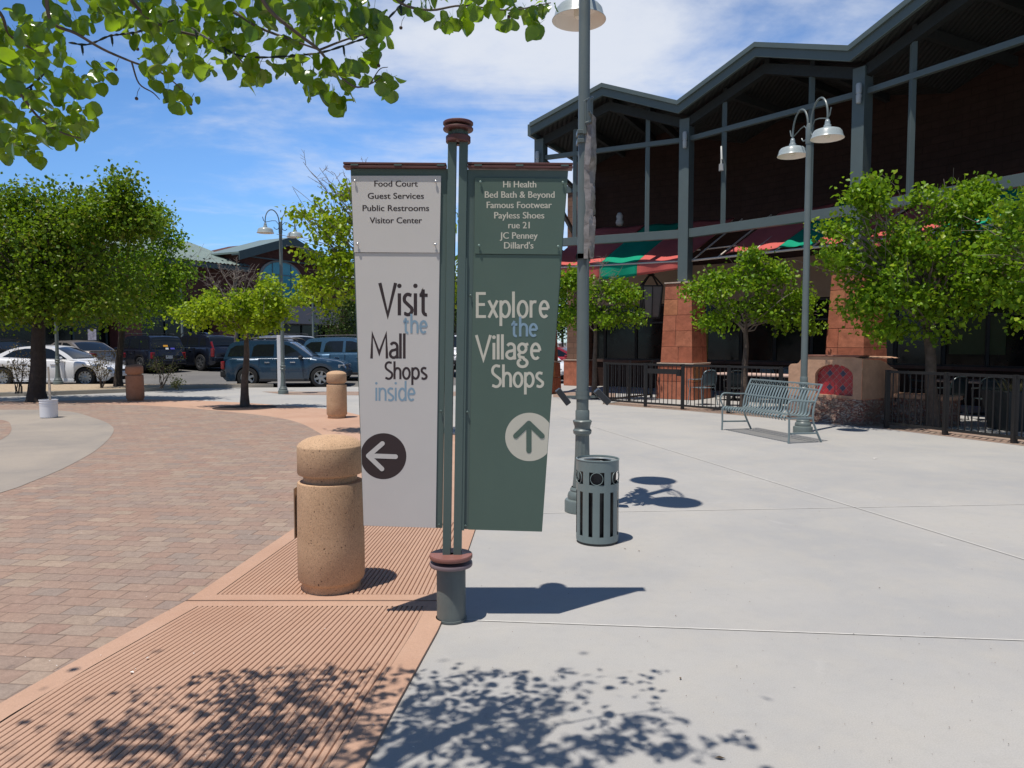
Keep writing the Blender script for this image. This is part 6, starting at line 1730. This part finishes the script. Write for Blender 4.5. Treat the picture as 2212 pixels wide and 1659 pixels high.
# big left tree and its neighbour
tree('shade_tree', 'large dark trunked tree with a dense bronze green crown at the left edge', G(80, 868), 20.0, (100, 470),
     [(-60, 600, 130, 110), (60, 560, 120, 130), (160, 540, 100, 120), (40, 500, 90, 70), (130, 490, 76, 50), (180, 510, 70, 55), (252, 475, 22, 46), (258, 428, 8, 20), (15, 450, 34, 28), (75, 446, 18, 20), (150, 442, 20, 18), (110, 436, 12, 16), (275, 500, 40, 50), (240, 600, 70, 90), (70, 655, 130, 50), (200, 650, 110, 55), (-40, 670, 90, 40)],
     M_leafD, .105, 26, 42, .27, .21, TG, 21, M_bark_d, limbs=44)
tree('shade_tree', 'mid green tree growing in the gravel planter behind the leaning bollard', Vector((G(256, 842).x, G(256, 842).y, .12)), 24.5, (262, 520),
     [(295, 615, 90, 80), (330, 570, 50, 62), (322, 515, 26, 34), (305, 490, 12, 16), (336, 482, 9, 14), (360, 545, 18, 30), (378, 615, 30, 45), (255, 640, 90, 55), (330, 665, 80, 36), (396, 585, 12, 14)],
     M_leafA, .10, 24, 42, .27, .125, TG, 33, M_bark_d, limbs=30)
# small lime tree in the terracotta band
tree('small_tree', 'small lime green tree with a flat crown in a round bed of bark mulch', G(529, 878), 18.0, (520, 640),
     [(440, 672, 62, 26), (500, 664, 68, 34), (560, 664, 60, 36), (600, 636, 32, 22), (585, 616, 18, 12), (640, 652, 26, 14), (530, 685, 90, 32), (470, 690, 60, 20), (600, 690, 40, 28), (455, 632, 24, 14), (395, 682, 22, 10)],
     M_leafY, .095, 42, 44, .15, .095, TG, 44, bare=[(505, 660, 512, 560, .035), (490, 650, 455, 600, .02), (520, 650, 560, 570, .02), (515, 655, 470, 575, .016)], limbs=26, sprig=False)
# tree half hidden by the sign
tree('small_tree', 'lime green tree half hidden behind the sign, with bare twigs above its crown', G(835, 934), 12.9, (820, 560),
     [(700, 580, 70, 45), (695, 490, 40, 34), (725, 465, 42, 34), (690, 440, 18, 14), (740, 530, 55, 44), (740, 620, 70, 48), (690, 640, 45, 30), (830, 560, 90, 90), (850, 650, 80, 50), (940, 600, 70, 90), (960, 500, 50, 60), (800, 460, 70, 50), (655, 610, 22, 16), (650, 468, 10, 14), (770, 410, 40, 20)],
     M_leafY, .080, 34, 44, .14, .085, TG, 55, bare=[(760, 470, 655, 350, .012), (765, 470, 690, 362, .012), (775, 460, 715, 370, .012), (770, 450, 742, 375, .010), (790, 440, 790, 348, .008)], limbs=30, sprig=False)
tree('small_tree', 'dark green young tree in front of the mall, left of the sign', A(735, 790, 40) * 1.0 if False else Vector((A(738, 700, 40).x, 40, .5)), 40, (738, 660),
     [(735, 690, 40, 42), (720, 705, 28, 28), (755, 670, 26, 30), (765, 710, 26, 25)], M_leafX, .12, 18, 30, .32, .07, TG, 66, limbs=10)
# trees before the restaurant
tree('small_tree', 'slim green tree right of the near lamp post at the patio corner', G(1284, 862), 20.6, (1290, 600),
     [(1300, 655, 55, 50), (1250, 660, 40, 45), (1225, 640, 22, 34), (1340, 640, 45, 30), (1365, 632, 22, 12), (1330, 690, 45, 24), (1230, 690, 28, 26), (1290, 612, 36, 24), (1370, 680, 14, 18), (1236, 608, 18, 14)],
     M_leafA, .095, 28, 40, .16, .075, TG, 77, bare=[(1285, 640, 1310, 548, .02), (1290, 650, 1250, 590, .014), (1300, 640, 1345, 575, .012)], limbs=20)
tree('small_tree', 'rounded light green tree behind the bench in front of the left sandstone pier', G(1606, 887), 17.4, (1612, 600),
     [(1600, 640, 75, 55), (1560, 640, 58, 50), (1525, 620, 32, 26), (1640, 600, 48, 34), (1605, 582, 34, 22), (1690, 640, 55, 46), (1730, 660, 38, 30), (1752, 690, 28, 20), (1540, 690, 40, 28), (1640, 690, 70, 26), (1515, 698, 16, 14), (1700, 690, 36, 18), (1620, 562, 12, 10), (1680, 590, 26, 20)],
     M_leafA, .09, 32, 42, .15, .085, TG, 88, bare=[(1610, 600, 1618, 552, .02), (1625, 610, 1665, 566, .012)], limbs=24)
tree('shade_tree', 'big spreading green tree rising from the patio at the right, in front of the awnings', G(2014, 922), 13.6, (2010, 470),
     [(1990, 600, 130, 85), (1900, 580, 70, 60), (1850, 560, 50, 30), (1815, 552, 26, 20), (1835, 500, 30, 36), (1922, 522, 54, 42), (1990, 492, 48, 40), (1985, 432, 13, 18), (2060, 470, 42, 40), (2100, 452, 22, 20), (2115, 426, 8, 12), (1880, 460, 20, 18), (1868, 432, 8, 9), (2060, 540, 90, 70), (2100, 640, 90, 60), (1960, 670, 100, 50), (1880, 640, 50, 50), (1850, 640, 24, 40), (2010, 715, 80, 20), (1930, 720, 50, 16), (2150, 560, 80, 80)],
     M_leafA, .088, 42, 46, .16, .115, TG, 99, limbs=44)
tree('shade_tree', 'green tree at the right edge, its trunk out of view', Vector((G(2360, 960).x, G(2360, 960).y, 0)), 12.2, (2330, 420),
     [(2230, 560, 90, 90), (2200, 470, 50, 50), (2180, 440, 28, 28), (2260, 660, 110, 60), (2200, 690, 60, 45), (2330, 500, 120, 120), (2200, 610, 60, 60), (2170, 500, 36, 22)],
     M_leafA, .088, 26, 40, .16, .11, TG, 110, limbs=26)
# trees far behind, seen beside the sign
for k, (px, Y, zt, bl) in enumerate(((1215, 52, 0, [(1215, 690, 26, 45), (1200, 650, 30, 40), (1228, 640, 24, 40), (1190, 700, 30, 40)]), (985, 56, 0, [(985, 680, 36, 50), (960, 640, 40, 50), (1010, 650, 40, 50)]))):
    tree('distant_tree', ['distant green tree behind the red car, right of the sign', 'distant green tree seen through the slot between the sign posts'][k], Vector((A(px, 700, Y).x, Y, -.06)), Y, (px, 640), bl, M_leafX, .16, 14, 34, .45, .12, TG, 130 + k, limbs=8)
# leafless tree in front of the mall
tree('bare_tree', 'leafless grey tree with pale spreading branches in front of the mall', Vector((A(509, 780, 32).x, 32, .15)), 32, (509, 600), [], M_leafX, .1, 1, 1, .1, .09, TG, 150, M_twig,
     bare=[(509, 690, 509, 590, .05), (509, 670, 445, 610, .035), (509, 660, 560, 600, .035), (509, 640, 470, 575, .03), (509, 640, 545, 570, .03), (509, 680, 540, 640, .03), (509, 690, 460, 650, .03)], limbs=0) if False else None
g = np.random.default_rng(150); bt = thing('bare_tree', 'leafless grey tree with pale spreading branches in front of the mall', 'tree', (A(509, 780, 32).x, 32, .15), TG)
b = MB(); bs = Vector((A(509, 780, 32).x, 32, .15)); tp = A(510, 610, 32); b.tube([bs, bs.lerp(tp, .4), bs.lerp(tp, .75), tp], [.11, .085, .06, .03], 8); b.build('trunk', M_twig, bt, 60)
b = MB()
for (x0, y0, x1, y1, r0) in [(509, 640, 512, 560, .03), (509, 660, 446, 606, .03), (509, 655, 562, 598, .03), (509, 640, 468, 572, .025), (509, 630, 545, 568, .025), (509, 672, 556, 640, .03), (509, 690, 452, 648, .03), (509, 650, 430, 575, .02)]:
    a, c = A(x0, y0, 32), A(x1, y1, 32); c.y += g.normal(0, .8); r0 *= .6; limb(b, a, c, r0, .006, g, 7, .07)
    for _ in range(9):
        f = g.uniform(.2, .97); m_ = a.lerp(c, f); L_ = (c - a).length * .38; d = Vector((g.normal(0, .7), g.normal(0, .7), g.uniform(.1, 1))).normalized(); limb(b, m_, m_ + d * L_, r0 * .4, .005, g, 4, .08)
        for _ in range(2):
            m2 = m_ + d * L_ * g.uniform(.4, .9); d2 = Vector((g.normal(0, .7), g.normal(0, .7), g.uniform(0, 1))).normalized(); limb(b, m2, m2 + d2 * L_ * .5, r0 * .25, .005, g, 3, .05)
b.build('limbs', M_twig, bt, 60)

# ================================================================== PLANTER SHRUBS
M_shleaf = leaf_mat('shrub_bronze_leaf', [(.10, .085, .03), (.13, .115, .035), (.17, .10, .045), (.12, .14, .03)], (.30, .26, .06), .3)
M_shgreen = leaf_mat('shrub_dark_leaf', [(.035, .05, .015), (.05, .065, .018), (.07, .07, .02), (.13, .09, .03)], (.15, .2, .04), .3)
def shrub(label, base, h, spread, m_, seed, n=8, per=26):
    g = np.random.default_rng(seed); t = thing('shrub', label, 'shrub', tuple(base), 'sparse shrubs in the gravel planter'); b = MB(); cs = []
    for k in range(n):
        a = g.uniform(0, 2 * PI); e = base + Vector((math.cos(a) * spread * g.uniform(.3, 1), math.sin(a) * spread * g.uniform(.3, 1), h * g.uniform(.6, 1)))
        s_ = base + Vector((g.normal(0, .05), g.normal(0, .05), 0)); limb(b, s_, e, .014, .004, g, 5, .06)
        for _ in range(4):
            m2 = s_.lerp(e, g.uniform(.35, 1)); d = Vector((g.normal(0, .6), g.normal(0, .6), g.uniform(.2, .9))).normalized() * h * .22; limb(b, m2, m2 + d, .006, .003, g, 3, .05); cs.append(tuple(m2 + d)); cs.append(tuple(m2 + d * .5))
    b.build('stems', M_bark, t, 60); leaf_cloud('foliage', t, cs, per, .09, .045, m_, seed + 1)
def onp(px, py): p = G(px, py, .126); return p
shrub('sparse reddish shrub in front of the white sedan door', onp(38, 850), 1.30, .30, M_shleaf, 201, 8, 8)
shrub('sparse yellowish shrub in front of the white sedan nose', onp(218, 838), 1.35, .5, M_shleaf, 203, 8, 8)
shrub('open twiggy shrub right of the leaning bollard', onp(348, 839), 1.30, .75, M_shgreen, 205, 7, 9)
shrub('tiny weed at the right tip of the gravel planter', onp(381, 840), .28, .12, M_shgreen, 207, 5, 8)

# ================================================================== OVERHANGING PEAR TREE (trunk behind the photographer's left)
M_leafF = leaf_mat('pear_leaf', [(.014, .048, .004), (.036, .095, .006), (.080, .165, .012), (.17, .23, .05)], (.52, .80, .02), .38, .22, .55)
pear = thing('pear_tree', 'overhanging pear tree whose leafy branches fill the top left of the view', 'tree', (-3.0, .1, 0))
b = MB(); b.tube([(-3.0, .1, -.05), (-3.0, .1, .1), (-2.98, .12, 1.0), (-2.9, .2, 2.2), (-2.75, .4, 3.0), (-2.5, .7, 3.8), (-2.3, .8, 4.8)], [.2, .16, .13, .12, .10, .07, .03], 14)
b.build('trunk', M_bark, pear, 60)
def leaf_template():
    ys = [0, .07, .24, .46, .70, .86, .98]; ws = [.06, .33, .50, .54, .45, .27, .0]
    pts, faces = [], []
    for y, w_ in zip(ys, ws): pts.append((0, y, 0, w_))
    return ys, ws
ys_, ws_ = leaf_template()
def big_leaves(name, parent, pos, size, material, seed):
    g = np.random.default_rng(seed); n = len(pos); pos = np.array(pos)
    s_ = size * g.uniform(.7, 1.25, n); fold = g.uniform(.05, .55, n); curl = g.uniform(-.25, .65, n); wav = g.uniform(.0, .10, n); ph = g.uniform(0, 6.28, n); wid = g.uniform(.85, 1.15, n)
    ax = g.normal(0, .75, (n, 3)); ax[:, 2] -= 1.0; ax /= np.linalg.norm(ax, axis=1)[:, None]
    nn = g.normal(0, 1, (n, 3)); nn[:, 2] += .5; nn -= ax * (nn * ax).sum(1)[:, None]; nn /= np.linalg.norm(nn, axis=1)[:, None]
    sd = np.cross(ax, nn); vs = []; m_ = len(ys_)
    for y, w_ in zip(ys_, ws_):
        for sx in (-1, -.5, 0, .5, 1):
            x = sx * w_ * wid; z = np.abs(x) * fold - curl * y * y * .5 + wav * np.sin(ph + y * 7 + sx * 2) * abs(sx)
            vs.append(pos + (sd * x[:, None] + ax * (y + .0) + nn * z[:, None]) * s_[:, None])
    # petiole
    for k, q in enumerate((-.45, 0)):
        for sx in (-.012, .012): vs.append(pos + (sd * sx + ax * q + nn * (0.04 * (k == 0))) * s_[:, None])
    nv = len(vs); V_ = np.stack(vs, 1).reshape(-1, 3); f = []
    for i in range(m_ - 1):
        for k in range(4): a = i * 5 + k; f.append((a, a + 1, a + 6, a + 5))
    p0 = m_ * 5; f.append((p0, p0 + 1, p0 + 3, p0 + 2))
    f = np.array(f); F_ = (np.arange(n)[:, None, None] * nv + f[None]).reshape(-1, 4)
    return mesh_np(name, V_, F_, material, parent, smooth=1)
g = np.random.default_rng(301); pos = []
vis = [(30, 110, 60, 90, 26), (18, 265, 42, 75, 30), (90, 150, 70, 60, 22), (120, 230, 65, 60, 26), (165, 270, 48, 40, 12), (60, 60, 80, 50, 24), (190, 160, 45, 30, 10), (212, 150, 28, 22, 5), (105, 285, 60, 25, 10), (60, 325, 40, 18, 6),
       (230, 25, 120, 32, 32), (330, 40, 90, 42, 26), (430, 45, 90, 48, 30), (520, 55, 80, 52, 30), (600, 45, 80, 52, 30), (680, 35, 80, 42, 28), (760, 35, 70, 38, 22), (825, 55, 36, 36, 12), (330, 120, 38, 26, 8), (360, 165, 36, 32, 9), (395, 212, 32, 18, 5), (430, 115, 48, 42, 14),
       (520, 125, 48, 40, 13), (552, 172, 30, 26, 6), (640, 125, 48, 48, 14), (690, 165, 32, 42, 11), (732, 208, 30, 22, 7), (762, 150, 38, 26, 8), (835, 182, 22, 26, 8), (800, 120, 34, 22, 6),
       (900, 8, 36, 18, 5), (962, 30, 26, 22, 5), (1000, 30, 18, 30, 4), (1050, 12, 36, 16, 5), (1110, 26, 30, 24, 6), (1155, 30, 24, 28, 7), (1188, 4, 22, 14, 4), (480, -20, 420, 30, 70), (1050, -18, 160, 16, 16)]
for (px, py, rx, ry, n) in vis:
    for _ in range(int(n * 1.5)):
        a = g.uniform(0, 2 * PI); r = math.sqrt(g.uniform(0, 1)); Y = g.uniform(2.25, 2.95)
        pos.append(tuple(A(px + rx * r * math.cos(a), py + ry * r * math.sin(a), Y)))
# leaves above the view that throw the dappled shade on the paving
sh_dir = Vector((-to_sun.x / to_sun.z, -to_sun.y / to_sun.z, 0))
shade = [(210, 1610, 95, 36, 50), (300, 1590, 80, 40, 40), (420, 1640, 150, 30, 50), (560, 1590, 80, 46, 42), (620, 1540, 50, 50, 24), (660, 1490, 44, 48, 30), (700, 1560, 70, 60, 44), (800, 1620, 100, 44, 50), (930, 1520, 60, 50, 34), (1000, 1590, 100, 60, 80), (1020, 1445, 60, 18, 8), (1100, 1560, 90, 55, 60), (1225, 1490, 60, 46, 40), (1170, 1540, 60, 40, 30), (1130, 1620, 100, 40, 50), (1260, 1625, 80, 40, 40), (1360, 1600, 70, 34, 34), (1420, 1565, 60, 30, 22), (1480, 1620, 80, 30, 34), (1590, 1600, 56, 18, 14), (900, 1700, 700, 60, 260)]
for (px, py, rx, ry, n) in shade:
    for _ in range(int(n * (1.4 if px < 640 else 1.2))):
        a = g.uniform(0, 2 * PI); r = math.sqrt(g.uniform(0, 1)); s0 = G(px + rx * r * math.cos(a), py + ry * r * math.sin(a)); h = g.uniform(3.15, 3.9)
        pos.append((s0.x - sh_dir.x * h, s0.y - sh_dir.y * h, h))
for _ in range(170):
    pos.append((g.normal(-1.95, .38), g.normal(2.35, .22), g.uniform(3.05, 3.7)))
for _ in range(900):          # rest of the crown, over and behind the viewer
    pos.append((g.normal(-2.3, 1.0), g.normal(.3, 1.0), g.uniform(3.4, 5.6)))
big_leaves('crown', pear, pos, .047, M_leafF, 302)
M_prtwig = mat('pear_twig_bark', (.105, .082, .068), .8, var=.3, vscale=12)
b = MB()
def tw(pts, r0, r1, Y0, Y1):
    q = [A(x, y, Y0 + (Y1 - Y0) * k / (len(pts) - 1)) for k, (x, y) in enumerate(pts)]; q = smoothline(q, 5)
    b.tube(q, [r0 + (r1 - r0) * k / (len(q) - 1) for k in range(len(q))], 7)
tw([(60, -160), (95, -40), (110, 45), (164, 72), (222, 106), (284, 133), (342, 154), (376, 178), (412, 212)], .0065, .0018, 2.2, 2.6)
tw([(500, -160), (545, -50), (581, 20), (649, 77), (689, 108), (724, 152), (765, 187), (800, 181), (826, 165)], .0075, .0018, 2.2, 2.55)
tw([(830, -120), (845, -30), (868, 8), (930, 22), (1000, 12), (1100, 22), (1190, 6)], .006, .0018, 2.4, 2.6)
tw([(-60, -20), (0, 28), (20, 75), (60, 100), (80, 112)], .006, .002, 2.2, 2.5)
tw([(-40, 180), (30, 190), (80, 250), (130, 285), (180, 300)], .006, .002, 2.4, 2.6)
tw([(240, -60), (300, 20), (360, 60), (470, 90), (520, 130), (555, 175)], .007, .002, 2.4, 2.8)
tw([(340, -60), (420, 10), (500, 25), (560, 60), (640, 90), (690, 108)], .007, .003, 2.5, 2.6)
tw([(690, 108), (740, 88), (775, 78), (822, 65)], .004, .0018, 2.5, 2.55)
tw([(284, 133), (300, 180), (330, 200), (345, 215)], .003, .0015, 2.45, 2.5)
tw([(800, 181), (820, 150), (838, 145)], .0022, .0012, 2.55, 2.55)
for (a_, c_) in (((-2.75, .4, 3.0), (-1.2, 2.0, 3.5)), ((-2.75, .4, 3.0), (-2.0, 2.1, 3.1)), ((-2.5, .7, 3.8), (-.3, 2.2, 3.9)), ((-2.5, .7, 3.8), (.3, 1.9, 3.7)), ((-1.2, 2.0, 3.5), (-.6, 2.6, 3.3)), ((-2.9, .2, 2.2), (-2.6, 1.9, 2.9))): limb(b, a_, c_, .05, .012, g, 8, .05)
for (px, py) in ((60, -160), (500, -160), (830, -120), (-60, -20), (-40, 180), (240, -60), (340, -60)):
    e = A(px, py, 2.3); limb(b, (-1.6, 1.5, 3.45), e, .014, .009, g, 6, .04)
b.build('branch', M_prtwig, pear, 60)
b = MB()
for (px, py) in ((297, 106), (291, 101), (250, 150), (295, 213), (412, 225), (400, 150), (560, 150), (1100, 36), (1118, 38), (818, 142), (866, 60)):
    c = A(px, py, 2.5); b = MB(); b.lathe([(0, -.006), (.0045, -.004), (.006, 0), (.0045, .004), (0, .006)], c, 8); b.tube([c, c + Vector((.004, .0, .022)), c + Vector((.012, 0, .036))], .0009, 4)
    b.build('fruit', mat('tiny_dry_fruit', (.08, .045, .03), .7), pear, 60)
# light string wound through the branches
M_wire = mat('dark_green_wire', (.010, .022, .020), .5)
ws = thing('light_string', 'dark green string of fairy lights threaded through the overhanging branches', 'light string', tuple(A(345, 60, 2.5)))
def wire(pts, Y):
    q = [A(x, y, Y) for x, y in pts]; q = smoothline(q, 6); b = MB()
    for ph in (0, PI):
        b.tube([p + Vector((math.cos(k * 1.1 + ph), 0, math.sin(k * 1.1 + ph))) * .0022 for k, p in enumerate(q)], .0022, 5)
    b.build('wire', M_wire, ws, 60)
    for k in range(4, len(q), 9):
        c = q[k]; MB().tube([c, c + Vector((.002, 0, -.012)), c + Vector((.003, 0, -.026))], [.004, .0042, .0035], 6).tube([c + Vector((.003, 0, -.026)), c + Vector((.0035, 0, -.036))], [.0024, .0006], 6).build('lamp_socket', M_wire, ws, 60)
wire([(150, 92), (190, 96), (235, 78), (262, 74), (300, 68), (345, 52), (390, 40)], 2.48)
wire([(400, 48), (435, 75), (480, 100), (510, 118), (560, 124), (640, 120), (700, 112), (760, 92), (800, 76), (850, 28), (872, 2), (905, -40)], 2.47)
wire([(-30, 186), (20, 186), (60, 190), (95, 160)], 2.5)
# small litter and fallen leaves on the paving
g = np.random.default_rng(400); b = MB()
def bit(px, py, s_, zoff=.006):
    c = G(px, py, zoff); a = g.uniform(0, 2 * PI); u = Vector((math.cos(a), math.sin(a), 0)) * s_; v = Vector((-math.sin(a), math.cos(a), 0)) * s_ * g.uniform(.25, .6)
    b.add([c - u, c - v + Vector((0, 0, .003)), c + u, c + v + Vector((0, 0, .004))], [(0, 1, 2, 3)])
for px, py, s_ in ((1470, 1465, .012), (1555, 1637, .022), (1290, 1160, .01), (1350, 1185, .012), (1380, 1190, .010), (1840, 1150, .01), (1620, 1300, .008), (1770, 1105, .008), (2100, 1230, .008), (1900, 1270, .007), (1460, 1330, .006), (1040, 1265, .007)): bit(px, py, s_)
for _ in range(260):
    px, py = g.uniform(1000, 2300), g.uniform(950, 1650); bit(px, py, g.uniform(.0015, .005))
struct(b.build('paving_litter', mat('dry_leaf_bits', (.12, .085, .05), .9, island=.6), None, 0), 'stuff')
b = MB()
for px, py, s_ in ((640, 1690 / 1.0, .01), (319, 1421, .013), (285, 1452, .013), (1890, 990, .05)): bit(px, py, s_, .022 if px < 1000 else .006)
for _ in range(70):
    px, py = g.uniform(0, 900), g.uniform(1000, 1650); bit(px, py, g.uniform(.002, .006), .02)
struct(b.build('pale_litter', mat('pale_paper_bits', (.75, .72, .68), .9), None, 0), 'stuff')
